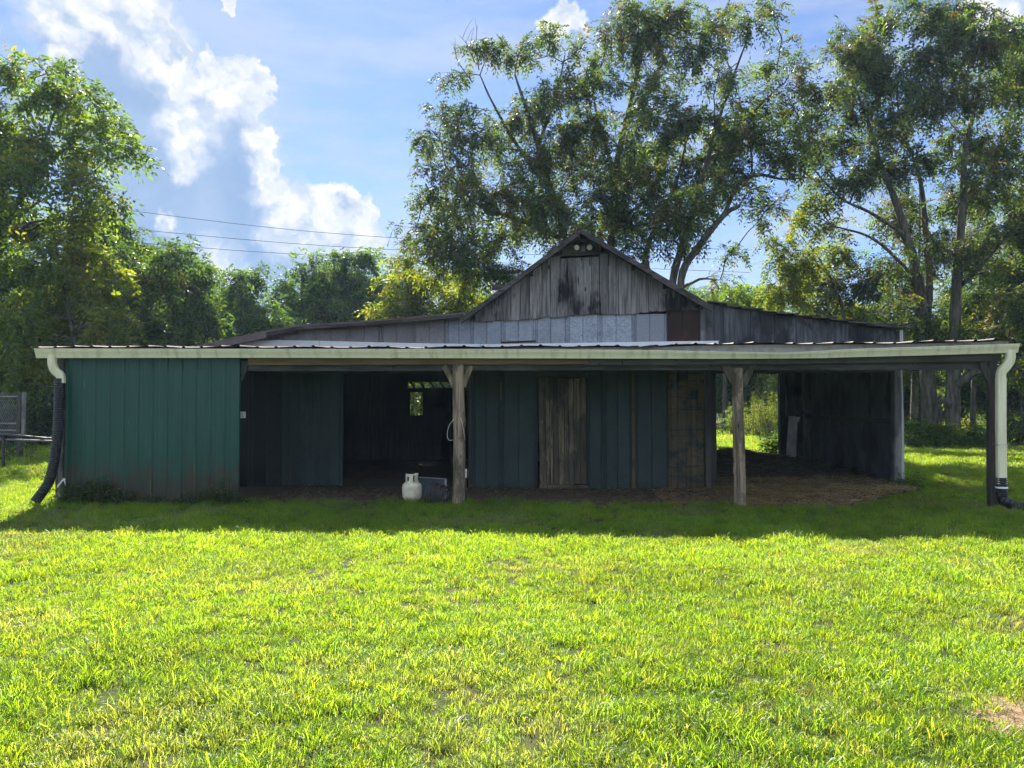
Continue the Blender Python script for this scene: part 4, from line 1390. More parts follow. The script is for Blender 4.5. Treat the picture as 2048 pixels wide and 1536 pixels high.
build_tree('walnut_tree', 'tall tree with a fan of leaning stems and a broken limb, right of the gable', 'tree', 25.0,
           [[(1385, 905, 0, .30), (1372, 700, 0, .26), (1345, 580, 0, .17), (1368, 480, 0, .15), (1400, 380, 0, .12), (1420, 300, 0, .10), (1450, 200, 0, .07), (1490, 90, 0, .03)],
            [(1372, 700, 0, .18), (1362, 560, -.3, .16), (1400, 490, -.4, .15), (1448, 430, -.5, .12), (1478, 412, -.5, .08)],
            [(1372, 700, 0, .16), (1300, 560, .4, .15), (1296, 490, .4, .13), (1330, 430, .4, .10), (1352, 370, .4, .06), (1380, 250, .3, .04)],
            [(1445, 435, -.5, .09), (1480, 365, -.5, .09), (1520, 350, -.6, .07), (1565, 358, -.8, .05), (1620, 355, -.8, .02)],
            [(1420, 300, 0, .06), (1500, 230, .5, .045), (1560, 170, .5, .02)]],
           [(1425, 40, 54, 32, .9), (1500, 40, 54, 34, .7), (1540, 20, 32, 30, .7), (1395, 110, 54, 34, .8), (1460, 150, 46, 30, .6), (1555, 125, 46, 26, .7), (1600, 140, 30, 28, .8), (1540, 200, 54, 30, .6),
            (1335, 245, 72, 42), (1430, 240, 82, 42, .9), (1500, 270, 72, 38), (1570, 300, 58, 40), (1405, 325, 76, 40, 1.1), (1305, 345, 62, 42), (1340, 420, 54, 34), (1480, 335, 56, 30),
            (1598, 235, 24, 30, .6), (1525, 435, 32, 18, .8), (1465, 505, 30, 20, .8), (1385, 480, 40, 26, .7), (1420, 400, 50, 26), (1440, 560, 30, 16, .6), (1560, 395, 36, 16, .6), (1370, 425, 52, 34), (1330, 480, 44, 30, .8), (1450, 380, 44, 22, .8), (1260, 500, 50, 24, .7)],
           'walnut', 8, lai=1.4)
# -- trees right of the barn
build_tree('walnut_tree', 'tall tree with a thick forked trunk right of the barn, nearer the barn corner', 'tree', 26.5,
           [[(1862, 893, 0, .28), (1858, 800, 0, .27), (1850, 680, 0, .26), (1835, 560, 0, .24), (1815, 480, 0, .20), (1790, 400, 0, .15), (1762, 330, 0, .11), (1735, 240, 0, .07), (1700, 150, 0, .03)],
            [(1850, 680, 0, .2), (1858, 560, .3, .17), (1850, 450, .4, .13), (1838, 350, .4, .09), (1800, 240, .4, .05), (1790, 120, .4, .02)],
            [(1810, 470, 0, .09), (1740, 425, -.5, .07), (1680, 395, -.6, .05), (1620, 330, -.6, .025)],
            [(1835, 560, 0, .08), (1750, 480, -.7, .06), (1660, 450, -.8, .03)]],
           [(1700, 70, 46, 30), (1770, 45, 46, 34), (1690, 115, 52, 34), (1648, 175, 42, 34), (1740, 130, 62, 44), (1628, 235, 38, 34), (1700, 210, 62, 44), (1795, 150, 54, 44), (1780, 240, 72, 48),
            (1680, 290, 60, 40), (1615, 305, 42, 30), (1635, 390, 46, 26, .8, 'yellow'), (1700, 370, 52, 30, .8), (1765, 345, 54, 38), (1590, 430, 38, 22, .8, 'yellow'), (1660, 455, 46, 26, .8, 'yellow'),
            (1790, 440, 54, 40), (1830, 330, 52, 44), (1800, 555, 54, 42), (1850, 640, 60, 34), (1780, 620, 54, 32), (1560, 540, 44, 28, .8, 'yellow'), (1830, 740, 40, 26, .8), (1870, 700, 40, 24, .9)],
           'walnut', 13, lai=1.4)
build_tree('walnut_tree', 'tall tree with a curved low limb behind the porch corner post', 'tree', 25.8,
           [[(1908, 897, 0, .25), (1905, 800, 0, .24), (1908, 700, 0, .24), (1912, 600, 0, .22), (1918, 500, 0, .19), (1926, 400, 0, .16), (1930, 300, 0, .12), (1955, 190, 0, .08), (1965, 80, 0, .03)],
            [(1907, 775, 0, .16), (1935, 755, -.4, .14), (1955, 735, -.5, .12), (1962, 700, -.6, .08), (1990, 660, -.6, .04)],
            [(1926, 400, 0, .1), (1990, 320, .4, .07), (2040, 220, .4, .03)], [(1914, 580, 0, .1), (1990, 500, -.5, .07), (2050, 420, -.5, .03)],
            [(1900, 810, -.2, .12), (1885, 800, -.2, .10), (1878, 795, -.2, .07)]],
           [(1835, 20, 54, 30), (1905, 25, 62, 40), (1880, 105, 72, 46), (1960, 80, 72, 48), (2030, 60, 54, 44), (1860, 200, 62, 48), (1950, 180, 72, 50), (2040, 170, 60, 52), (1920, 285, 62, 46),
            (2000, 270, 72, 50), (2060, 340, 56, 52), (1980, 380, 62, 46, .9), (1895, 400, 52, 40, .9), (2030, 465, 62, 46), (1950, 495, 54, 38, .9), (1995, 600, 66, 44), (2050, 620, 50, 50), (1890, 500, 40, 32, .8),
            (1960, 670, 50, 26), (2090, 150, 70, 80), (2090, 450, 60, 80), (1985, 735, 46, 26, .9), (2045, 740, 40, 40, .8)],
           'walnut', 17, lai=1.35)
build_tree('young_tree', 'low yellow-green tree leaning over the right wing roof', 'tree', 29.0,
           [[(1700, 880, 0, .16), (1695, 700, 0, .12), (1680, 600, 0, .08), (1640, 520, 0, .04), (1600, 470, 0, .02)], [(1690, 660, 0, .07), (1620, 610, -.4, .05), (1550, 590, -.4, .02)]],
           [(1560, 490, 36, 26, .8), (1605, 525, 46, 30), (1680, 505, 50, 32), (1645, 570, 62, 36), (1570, 590, 54, 34), (1740, 560, 54, 40, 1, 'walnut'), (1705, 625, 66, 30), (1640, 625, 60, 26), (1780, 655, 60, 24, 1, 'walnut')],
           'yellow', 19, lai=1.9)
build_tree('young_tree', 'small bright tree showing above the right end of the gable roof', 'tree', 38.0,
           [[(1450, 870, 0, .14), (1450, 680, 0, .10), (1452, 600, 0, .05), (1450, 565, 0, .02)]],
           [(1430, 578, 36, 18, .7), (1478, 592, 42, 20), (1445, 615, 50, 24), (1520, 600, 34, 22, .9)], 'maple', 23, lai=1.8, frond=.5)
# -- left side
build_tree('maple_tree', 'big bright green tree with drooping leaf sprays left of the barn', 'tree', 25.5,
           [[(-70, 935, 0, .24), (-50, 700, 0, .20), (-20, 560, 0, .16), (25, 440, 0, .12), (60, 360, 0, .09), (90, 280, 0, .06), (120, 190, 0, .03)],
            [(20, 450, 0, .07), (75, 405, -.3, .05), (150, 370, -.3, .035), (215, 320, -.3, .015)], [(60, 360, 0, .05), (130, 300, .3, .035), (200, 240, .3, .015)],
            [(-20, 560, 0, .1), (-60, 420, .5, .07), (-40, 260, .5, .03)]],
           [(132, 145, 40, 28), (25, 125, 42, 30), (85, 195, 60, 36), (175, 190, 42, 28), (228, 232, 40, 20), (155, 255, 60, 32), (60, 280, 70, 42), (195, 305, 54, 24), (262, 312, 36, 26), (110, 340, 70, 36),
            (15, 360, 54, 50), (185, 385, 50, 26), (225, 405, 30, 24), (60, 445, 70, 40), (140, 440, 54, 32), (-50, 250, 70, 80), (-50, 400, 70, 80), (200, 440, 40, 24, .8, 'yellow')],
           'maple', 29, lai=1.75, frond=.5, width=.22, npair=3, depth=1.0)
build_tree('maple_tree', 'yellow-green leafy tree hanging low over the left end of the porch roof', 'tree', 24.5,
           [[(190, 895, 0, .15), (170, 760, 0, .13), (140, 640, 0, .09), (130, 560, 0, .06), (160, 500, 0, .03)], [(150, 680, 0, .06), (180, 610, -.3, .04), (225, 560, -.3, .02)], [(165, 740, 0, .06), (80, 680, .3, .05), (20, 640, .3, .03)]],
           [(55, 520, 60, 42, 1, 'maple'), (130, 500, 54, 38), (205, 530, 42, 34), (243, 570, 34, 40), (170, 580, 62, 42, 1, 'maple'), (90, 600, 72, 42), (25, 620, 60, 52, 1, 'maple'), (232, 640, 44, 34), (145, 655, 62, 34),
            (50, 690, 66, 34, 1, 'maple'), (15, 735, 54, 34, 1, 'maple'), (90, 735, 40, 22, .8), (190, 680, 50, 24, 1, 'maple'), (60, 770, 40, 20, .7, 'maple')],
           'yellow', 31, lai=1.9, frond=.46, width=.22, npair=3, depth=.9)
build_tree('shade_tree', 'dark green tree behind the yellow-green one, left of the barn', 'tree', 28.5,
           [[(190, 890, 0, .2), (195, 680, 0, .15), (205, 540, 0, .1), (215, 470, 0, .05), (220, 420, 0, .02)]],
           [(175, 455, 52, 36), (232, 455, 46, 34), (272, 495, 42, 32), (215, 520, 62, 40), (285, 560, 46, 46), (150, 560, 60, 50), (235, 610, 70, 50), (290, 650, 50, 44), (130, 680, 70, 50), (220, 710, 70, 40), (60, 640, 80, 60), (20, 540, 60, 60)],
           'dark', 37,  lai=2.2, frond=.42, width=.2, npair=3)
build_tree('shade_tree', 'dark rounded tree standing behind the left end of the porch roof', 'tree', 27.0,
           [[(355, 885, 0, .2), (352, 700, 0, .15), (350, 600, 0, .1), (352, 520, 0, .04)]],
           [(352, 505, 34, 26), (305, 560, 50, 42), (372, 565, 54, 42), (402, 535, 26, 32), (320, 640, 60, 46), (400, 640, 54, 46), (350, 710, 80, 40), (300, 500, 20, 20, .7)],
           'dark', 41, lai=2.4, frond=.46, width=.18, npair=4)
FAR = [('far tree with a low rounded crown beside the dark tree', 34, 480, [(462, 560, 36, 28), (512, 555, 34, 26), (490, 610, 62, 44), (440, 640, 46, 46), (540, 650, 56, 40), (480, 690, 80, 40)]),
       ('far tree with a loose twin-topped crown above the left wing roof', 37, 600, [(572, 570, 36, 30), (622, 540, 36, 28), (600, 610, 62, 42), (570, 660, 56, 36), (640, 655, 54, 40)]),
       ('far umbrella-topped tree with a bare slim trunk above the left wing roof', 39, 700, [(688, 515, 44, 20), (738, 520, 40, 20), (655, 538, 30, 20), (700, 575, 66, 30), (765, 575, 40, 30), (690, 635, 72, 36), (745, 640, 50, 36)]),
       ('far tree with yellowing leaves next to the gable', 33, 830, [(800, 555, 42, 32), (850, 575, 52, 34), (785, 625, 54, 36), (860, 640, 56, 34), (920, 600, 46, 34), (940, 560, 34, 30), (900, 640, 50, 30)])]
for k, (lb, Yf, bx0, bls) in enumerate(FAR):
    top = min(b[1] for b in bls)
    build_tree('far_tree', lb, 'tree', Yf, [[(bx0, 880, 0, .17), (bx0, 720, 0, .14), (bx0 + 2, (720 + top) / 2, 0, .10), (bx0 + 4, top + 15, 0, .03)]], bls,
               'yellow' if k == 3 else 'far', 50 + k, lai=2.0, frond=.5, width=.2, npair=3, bark='bark_far', group=G2)

# -- the wood behind: one model tree, copied
def wood_tree(seed, h, wd, pal, name, label):
    g = np.random.default_rng(seed)
    Y = 40.
    px = lambda m: m * FPX / Y
    gy = 805 + 1.55 * FPX / Y
    bls = []
    for k in range(20):
        s = g.uniform(.18, 1.0)
        bls.append((1024 + g.uniform(-1, 1) * px(wd / 2) * math.sin(math.pi * min(s * .9, .95)) ** .6, gy - px(h) * s, px(1.3) * g.uniform(.7, 1.1), px(.95) * g.uniform(.7, 1.1)))
    o = build_tree(name, label, 'tree', Y, [[(1024, gy, 0, .2), (1022, gy - px(h * .4), 0, .15), (1026, gy - px(h * .7), 0, .09), (1024, gy - px(h * .97), 0, .03)]], bls, pal, seed, lai=2.6, frond=.62, width=.22, npair=2, bark='bark_far', dy=1.1)
    return o


def copy_tree(src, loc, rz, s, label, group):
    o = src.copy(); COL.objects.link(o)
    o.location = loc; o.rotation_euler = (0, 0, rz); o.scale = (s, s, s * random.uniform(.92, 1.1))
    tag(o, label, 'tree', group)
    for ch in list(src.children):
        c = ch.copy(); COL.objects.link(c); c.parent = o
    return o


protos = [wood_tree(71, 8.5, 6.5, 'far', 'wood_tree', 'a'), wood_tree(73, 10.0, 6.0, 'dark', 'wood_tree', 'b'), wood_tree(79, 7.0, 6.5, 'maple', 'wood_tree', 'c')]
WOODS = [('dark leafy tree of the wood behind the barn', [(-34, 40), (-29, 36), (-24.5, 33), (-20, 36), (-27, 28), (-22.5, 27)]),
         ]
spots = []
for x in np.arange(-40, 44, 4.4):
    spots.append((x + random.uniform(-1, 1), 52 + random.uniform(-3, 4), random.uniform(.75, .95)))
for x, y in ((-27, 33), (-18.5, 32), (-24.5, 31), (-20.6, 33), (-15.5, 34), (-8.5, 37)):
    spots.append((x, y, random.uniform(.72, .85)))
for x, y in ((14, 38), (17.5, 35), (21, 33), (25, 36), (11, 41), (23, 29), (28, 31), (9.5, 47), (14.5, 46), (19, 41)):
    spots.append((x, y, random.uniform(.62, .8)))
for x in np.arange(15, 33, 1.9):
    spots.append((x + random.uniform(-.5, .5), 43 + random.uniform(-2, 3), random.uniform(.42, .55)))
first = [True] * 3
LB = ['pale green leafy tree of the wood closing the view behind the barn', 'dark slender tree of the wood closing the view behind the barn', 'bright broad low tree of the wood closing the view behind the barn']
for i, (x, y, s) in enumerate(spots):
    k = i % 3
    loc = (x, y, float(ground_h(x, y)))
    if first[k]:
        o = protos[k]; first[k] = False
        o.location = loc; o.scale = (s, s, s); o.rotation_euler = (0, 0, random.uniform(0, 6)); tag(o, LB[k], 'tree', G2)
    else:
        copy_tree(protos[k], loc, random.uniform(0, 6.28), s, LB[k], G2)

# ------------------------------------------------------------------ slim trunks of the grove at the right
for k, (px, py, Y, r, lb) in enumerate(((1945, 888, 31, .12, 'slim dark trunk between the trunk pair and the porch corner post'), (1828, 880, 30, .16, 'grey trunk close by the barn corner'),
                                        (2018, 885, 33, .15, 'slim grey trunk past the white downspout, left of two'), (2036, 885, 32.4, .17, 'slim grey trunk past the white downspout, right of two'), (1925, 862, 38, .2, 'short thick trunk seen between the forked trees'))):
    b = at(px, py, Y)
    dx_ = random.uniform(-12, 12)
    build_tree('grove_tree', lb, 'tree', Y, [[(px, py, 0, r), (px + dx_ * .3, 760, 0, r * .85), (px + dx_, 640, 0, r * .6), (px + dx_ * 2, 480, 0, r * .3), (px + dx_ * 2, 380, 0, .03)]],
               [(px + dx_ * 2 + random.uniform(-40, 40), y, random.uniform(34, 50), random.uniform(24, 34), .8) for y in (400, 470, 540, 600, 660, 705)], 'walnut', 90 + k, lai=1.7, bark='bark_far', group='grove right of the barn')

# ------------------------------------------------------------------ shrubs and weeds
def shrub(name, label, cat, loc, h, wd, n, pal, seed, frond=.22, width=.26, npair=2, stems=9, group=None, spike=False, dep=None):
    g = np.random.default_rng(seed)
    o = empty(name, loc); tag(o, label, cat, group)
    tv, tf, nv = [], [], 0
    bs, ds, ls, cs = [], [], [], []
    dep = dep or wd
    for k in range(stems):
        th = g.uniform(0, 6.28)
        rad = g.uniform(0, .5)
        p0 = np.array([g.uniform(-.5, .5) * wd * .55, g.uniform(-.5, .5) * dep * .55, -.04])
        tip = np.array([p0[0] * 1.4 + math.cos(th) * wd * .35 * rad, p0[1] * 1.4 + math.sin(th) * dep * .35 * rad, h * g.uniform(.55, 1.05) * (1 - .25 * rad)])
        c = limb(p0, tip, g, .04, 7)
        v, f = tube_arrays(c, np.linspace(.010 * max(h, .5), .003, 7), 4)
        tv.append(v); tf.append(f + nv); nv += len(v)
        m = max(4, n // stems)
        t = g.uniform(.15, 1, m) if not spike else g.beta(2, 1.1, m)
        idx = np.clip(t * 6, 0, 5.999); i0 = idx.astype(int); fr = (idx - i0)[:, None]
        b = c[i0] * (1 - fr) + c[i0 + 1] * fr
        d = g.normal(0, 1, (m, 3)); d[:, 2] = np.abs(d[:, 2]) * (.9 if spike else .35)
        d /= np.linalg.norm(d, axis=1, keepdims=True)
        bs.append(b); ds.append(d); ls.append(frond * g.uniform(.6, 1.25, m) * ((1.25 - t) if spike else 1)); cs.append(pick(pal, m, g))
    link('stem', mesh_np('stem', np.vstack(tv), np.vstack(tf)), M['bark_far'], o)
    v, tn = leaflets(np.vstack(bs), np.vstack(ds), np.concatenate(ls), width, npair, .35, g, np.vstack(cs))
    cm = mesh_np('foliage', v, np.arange(len(v)).reshape(-1, 4))
    a_ = cm.attributes.new('tint', 'FLOAT_COLOR', 'FACE')
    a_.data.foreach_set('color', np.concatenate([tn, np.ones((len(tn), 1))], 1).astype(np.float32).ravel())
    link('foliage', cm, M['leaf'], o)
    return o


def G(px, py, Y):
    p = at(px, py, Y)
    return (p[0], p[1], float(ground_h(p[0], p[1])))


PAL['goldenrod'] = [((.16, .19, .05), .45), ((.24, .25, .06), .25), ((.10, .14, .04), .3)]
PAL['weed'] = [((.035, .075, .02), .6), ((.055, .095, .02), .3), ((.09, .09, .03), .1)]
# goldenrod stand seen through the back opening
for k, (px, Y, h) in enumerate(((1500, 32, 1.7), (1516, 31, 2.0), (1532, 30.5, 2.1), (1550, 30, 2.2), (1478, 33, 1.5), (1568, 30.5, 2.0))):
    shrub('goldenrod', 'tall feathery yellow-green weeds in the sun seen through the barn\'s back opening', 'weed', G(px, 860, Y), h, 1.3, 420, 'goldenrod', 200 + k, .26, .12, 4, 15, 'weeds behind the barn', True)
shrub('shrub', 'dark leafy shrub at the right jamb of the back opening', 'shrub', tuple(on(1552, 900, VB + 1.2)), .75, .8, 160, 'weed', 220, .3, .3)
shrub('shrub', 'dark leafy shrub left of the goldenrod behind the barn', 'shrub', G(1455, 855, 34), 1.6, 2.2, 420, 'dark', 221, .3, .25, 2, 14)
shrub('shrub', 'tall green shrub outside the small back window of the barn', 'shrub', tuple(bw(bl(800, 800, VB)[0], VB + 1.5)), 3.6, 2.0, 700, 'maple', 222, .34, .24, 2, 16)
# understorey along the fence on the right
for k, (px, Y, h, wd, pal) in enumerate(((1826, 24.2, 1.1, 1.3, 'weed'), (1846, 25, 1.0, 1.4, 'weed'), (1872, 24.6, .8, 1.2, 'weed'), (1893, 24.9, .9, 1.1, 'maple'), (1925, 25.2, .7, 1.2, 'weed'), (1960, 25.4, .7, 1.2, 'weed'),
                                         (2030, 25.0, 1.2, 1.3, 'dark'), (2062, 25, 1.4, 1.6, 'dark'), (1990, 27, .9, 1.5, 'weed'), (1910, 29.5, .8, 1.8, 'yellow'), (1945, 31, .7, 1.8, 'yellow'))):
    shrub('shrub', 'knee-high shrub in the undergrowth along the wire fence', 'shrub', G(px, 885, Y), h, wd, 330, pal, 230 + k, .26, .26, 2, 12, 'undergrowth along the fence')
for k, (px, Y) in enumerate(((1838, 23.9), (1860, 24.1), (1884, 24.0), (1908, 24.1), (1938, 24.3), (1972, 24.5))):
    shrub('shrub', 'low ragged weed tuft at the foot of the fence trees', 'weed', G(px, 890, Y), .5, 1.1, 150, 'weed', 260 + k, .22, .22, 2, 9, 'weeds at the fence foot')
# dark hedge beneath the trees at the left
for k, (px, Y, h, wd) in enumerate(((-60, 27, 3.2, 3.2), (0, 27.4, 3.0, 3.2), (55, 27.2, 2.8, 3.0), (100, 27.0, 2.6, 2.8), (140, 27.5, 2.6, 2.8), (30, 29.5, 3.6, 3.4), (90, 30, 3.6, 3.4), (-30, 30, 3.8, 3.6))):
    shrub('hedge_shrub', 'dense dark bush in the shade under the trees left of the barn', 'bush', G(px, 880, Y), h, wd, 900, 'dark', 280 + k, .34, .26, 2, 22, 'bushes under the left trees')
shrub('shrub', 'low pale-leaved plant under the kennel panel', 'plant', G(14, 905, 20.0), .55, 1.2, 120, 'weed', 300, .2, .3, 1, 9)
shrub('shrub', 'sunlit leafy sprout beside the kennel post', 'plant', G(55, 890, 20.2), .85, .35, 26, 'yellow', 301, .2, .34, 1, 5)
# weeds against the green wall and posts
for k, (px, v, h, wd, n, lb) in enumerate(((134, .05, .34, .5, 90, 'weed clump at the left corner of the green wall'), (160, .08, .40, .55, 110, 'leafy weed against the green wall'), (192, .06, .50, .5, 120, 'tallest leafy weed against the green wall'),
                                           (225, .08, .26, .6, 70, 'low weed against the green wall'), (300, .10, .16, .8, 60, 'low weed against the green wall'), (395, .08, .20, .6, 60, 'low weed against the green wall'),
                                           (432, .06, .36, .5, 80, 'wispy weed near the right end of the green wall'), (460, .06, .30, .4, 60, 'weed at the right corner of the green wall'), (1815, W - .1, .28, .5, 90, 'weed at the foot of the barn\'s right corner'),
                                           (1800, W - .3, .2, .5, 60, 'low weed spreading on the straw edge'))):
    p = on(px, 990, v)
    shrub('weed_plant', lb, 'weed', tuple(p), h, wd, n, 'weed', 310 + k, .17, .16, 2, 10, 'weeds at the barn wall', dep=.22)

# ================================================================== GRASS, STRAW, DIRT
def vnoise(x, y, seed=0):
    """smooth 2-D value noise, 0..1"""
    g = np.random.default_rng(seed); T = g.random((64, 64))
    xi, yi = np.floor(x).astype(int), np.floor(y).astype(int)
    fx, fy = x - xi, y - yi
    fx, fy = fx * fx * (3 - 2 * fx), fy * fy * (3 - 2 * fy)
    a = T[xi % 64, yi % 64]; b = T[(xi + 1) % 64, yi % 64]; c = T[xi % 64, (yi + 1) % 64]; d = T[(xi + 1) % 64, (yi + 1) % 64]
    return a * (1 - fx) * (1 - fy) + b * fx * (1 - fy) + c * (1 - fx) * fy + d * fx * fy


DIRT = [(2.80, 3.74, .44, .30), (3.78, 5.3, .24, .15)]
PEN_U, PEN_V = (-9, 3.0, 4.4, 5.15, 6.0, 6.6, 7.05, 9), (.40, .40, .24, .39, 1.13, 1.65, 2.3, 2.4)     # where grass gives way to straw


def tuft(seed, n, rad, h0, h1, wd, lean, broad=.0):
    g = np.random.default_rng(seed)
    a = g.uniform(0, 2 * math.pi, n); r = rad * np.sqrt(g.random(n))
    base = np.stack([r * np.cos(a), r * np.sin(a), np.full(n, -.008)], -1)
    h = g.uniform(h0, h1, n) * (1.1 - .4 * r / rad)
    az = g.uniform(0, 2 * math.pi, n); ln = lean * g.uniform(.25, 1.3, n) * h
    d = np.stack([np.cos(az), np.sin(az), np.zeros(n)], -1)
    fa = az + g.normal(0, .6, n) + math.pi / 2
    s = np.stack([np.cos(fa), np.sin(fa), np.zeros(n)], -1) * (wd * g.uniform(.6, 1.4, n) * .5)[:, None]
    up = np.array([0, 0, 1.])
    p1 = base + d * (ln * .22)[:, None] + up * (h * .50)[:, None]
    p2 = base + d * (ln * .62)[:, None] + up * (h * .88)[:, None]
    p3 = base + d * (ln * 1.15)[:, None] + up * (h * g.uniform(.80, 1.1, n))[:, None]
    v = np.stack([base - s * .7, base + s * .7, p1 + s, p1 - s, p2 + s * .8, p2 - s * .8, p3], 1)
    o = np.arange(n)[:, None] * 7
    q = np.concatenate([o + np.array([[0, 1, 2, 3]]), o + np.array([[3, 2, 4, 5]])], 0)
    t = o + np.array([[5, 4, 6]])
    me = mesh_np('grass_tuft', v.reshape(-1, 3), q, t)
    bv = g.uniform(.72, 1.28, n)
    a_ = me.attributes.new('bv', 'FLOAT', 'FACE')
    a_.data.foreach_set('value', np.concatenate([bv, bv, bv]).astype(np.float32))
    return me


def blade_mat():
    m, t = new_mat('lawn_blade')
    a = t.n('ShaderNodeAttribute', dict(attribute_name='tint', attribute_type='INSTANCER')).outputs['Color']
    bv = t.n('ShaderNodeAttribute', dict(attribute_name='bv')).outputs['Fac']
    c = t.vmath('SCALE', a, bv)
    t.nt.links.new(bv, t.nt.nodes[-1].inputs['Scale'])
    d = t.n('ShaderNodeBsdfDiffuse', Color=c)
    tr = t.n('ShaderNodeBsdfTranslucent', Color=t.mix(1.0, c, (3.05, 2.2, .35), 'MULTIPLY'))
    s = t.n('ShaderNodeMixShader', Fac=.6)
    t.nt.links.new(d.outputs[0], s.inputs[1]); t.nt.links.new(tr.outputs[0], s.inputs[2])
    g = t.n('ShaderNodeBsdfGlossy', Color=(1, 1, .9), Roughness=.4)
    fr = t.n('ShaderNodeFresnel', IOR=1.38)
    s2 = t.n('ShaderNodeMixShader', Fac=t.math('MULTIPLY', fr.outputs[0], .018))
    t.nt.links.new(s.outputs[0], s2.inputs[1]); t.nt.links.new(g.outputs[0], s2.inputs[2])
    t.n('ShaderNodeOutputMaterial', Surface=s2.outputs[0])
    return m


M['lawn'] = blade_mat()
NV = 10
tufts = []
for k in range(NV):
    if k < 7: me = tuft(400 + k, 64, .105, .036, .084, .0046, .95)
    elif k < 9: me = tuft(400 + k, 34, .09, .07, .14, .0048, .8)
    else: me = tuft(400 + k, 24, .10, .03, .07, .009, 1.4)
    me.materials.append(M['lawn'])
    tufts.append(bpy.data.objects.new('grass_tuft', me))


def lawn_points():
    g = np.random.default_rng(77)
    out = []
    for y0, y1, dens, s in ((1.6, 6, 300, 1.0), (6, 10, 200, 1.05), (10, 16, 120, 1.15), (16, 27, 40, 1.7), (27, 50, 14, 2.4)):
        x1 = .80 * y1 + 1.5
        n = int((y1 - y0) * 2 * x1 * dens)
        x = g.uniform(-x1, x1, n); y = g.uniform(y0, y1, n)
        k = np.abs(x) < .78 * y + 1.2
        out.append(np.stack([x[k], y[k], np.full(k.sum(), s)], -1))
    P_ = np.vstack(out)
    x, y = P_[:, 0], P_[:, 1]
    d = np.stack([x, y, 0 * x], -1) - BORG
    u, v = d @ UH, d @ VH
    n1 = vnoise(x * .9 + 20, y * .9 + 5, 1); n2 = vnoise(x * 2.7, y * 2.7 + 9, 2); n3 = vnoise(x * 6 + 3, y * 6, 3)
    ragged = (n2 - .5) * .35 + (n3 - .5) * .15
    green_front = .12 + ragged * .2
    edge = np.where(u < U(478, .3), .16, np.interp(u, PEN_U, PEN_V)) + ragged
    inside = (u > -7.0 + ragged * .3) & (u < 7.05 + ragged * .4) & (v > edge) & (v < VB + .25 + ragged)
    keep = ~inside
    # thin grass leaks on to the pen's straw edge and along the porch
    keep |= inside & (v < edge + .35) & (g.random(len(x)) < .18)
    dens = np.ones(len(x))
    for cx, cy, rx, ry in DIRT:
        rr = np.sqrt(((x - cx) / rx) ** 2 + ((y - cy) / ry) ** 2) + (n3 - .5) * .7
        dens *= np.clip((rr - .6) * .8, .04, 1)
    gap = np.clip((vnoise(x * 5.3 + 40, y * 6.1 + 8, 13) - .06) * 6, .85, 1)
    keep &= g.random(len(x)) < dens * (.70 + .5 * n2) * np.where(y < 11, gap, 1)
    x, y, s, n1, n2, n3, u, v = (a[keep] for a in (x, y, P_[:, 2], n1, n2, n3, u, v))
    N = len(x)
    var = g.choice(NV, N, p=[.115] * 7 + [.045, .045, .105])
    n5 = vnoise(x * 1.7 + 31, y * 2.3 + 17, 8)
    tall = n5 > .80
    var = np.where(tall & (g.random(N) < .55), g.integers(7, 9, N), var)
    n6 = vnoise(x * 4.1 + 11, y * 4.9 + 2, 12)
    scl = s * g.uniform(.55, .98, N) * (.58 + .36 * n2 + .38 * n6)
    cols = np.array([(.104, .200, .036), (.078, .175, .040), (.125, .212, .034), (.13, .18, .09)])
    ix = g.choice(4, N, p=[.44, .30, .21, .05])
    c = cols[ix]
    n4 = vnoise(x * 1.1 + 7, y * 1.1 + 3, 5)
    dry = np.clip((n4 - .62) * 3.5, 0, .85)[:, None] * g.random((N, 1))
    c = c * (1 - dry) + np.array([.13, .17, .15]) * dry
    c = c * (.72 + .36 * n1[:, None] + .22 * n6[:, None])
    lean_dir = vnoise(x * .5, y * .5, 6) * 6.28
    la = .38 * vnoise(x * 1.2 + 9, y * 1.2, 7)
    rot = np.stack([la * np.cos(lean_dir), la * np.sin(lean_dir), g.uniform(0, 6.28, N)], -1)
    z = ground_h(x, y)
    return np.stack([x, y, z], -1), scl, var, c, rot


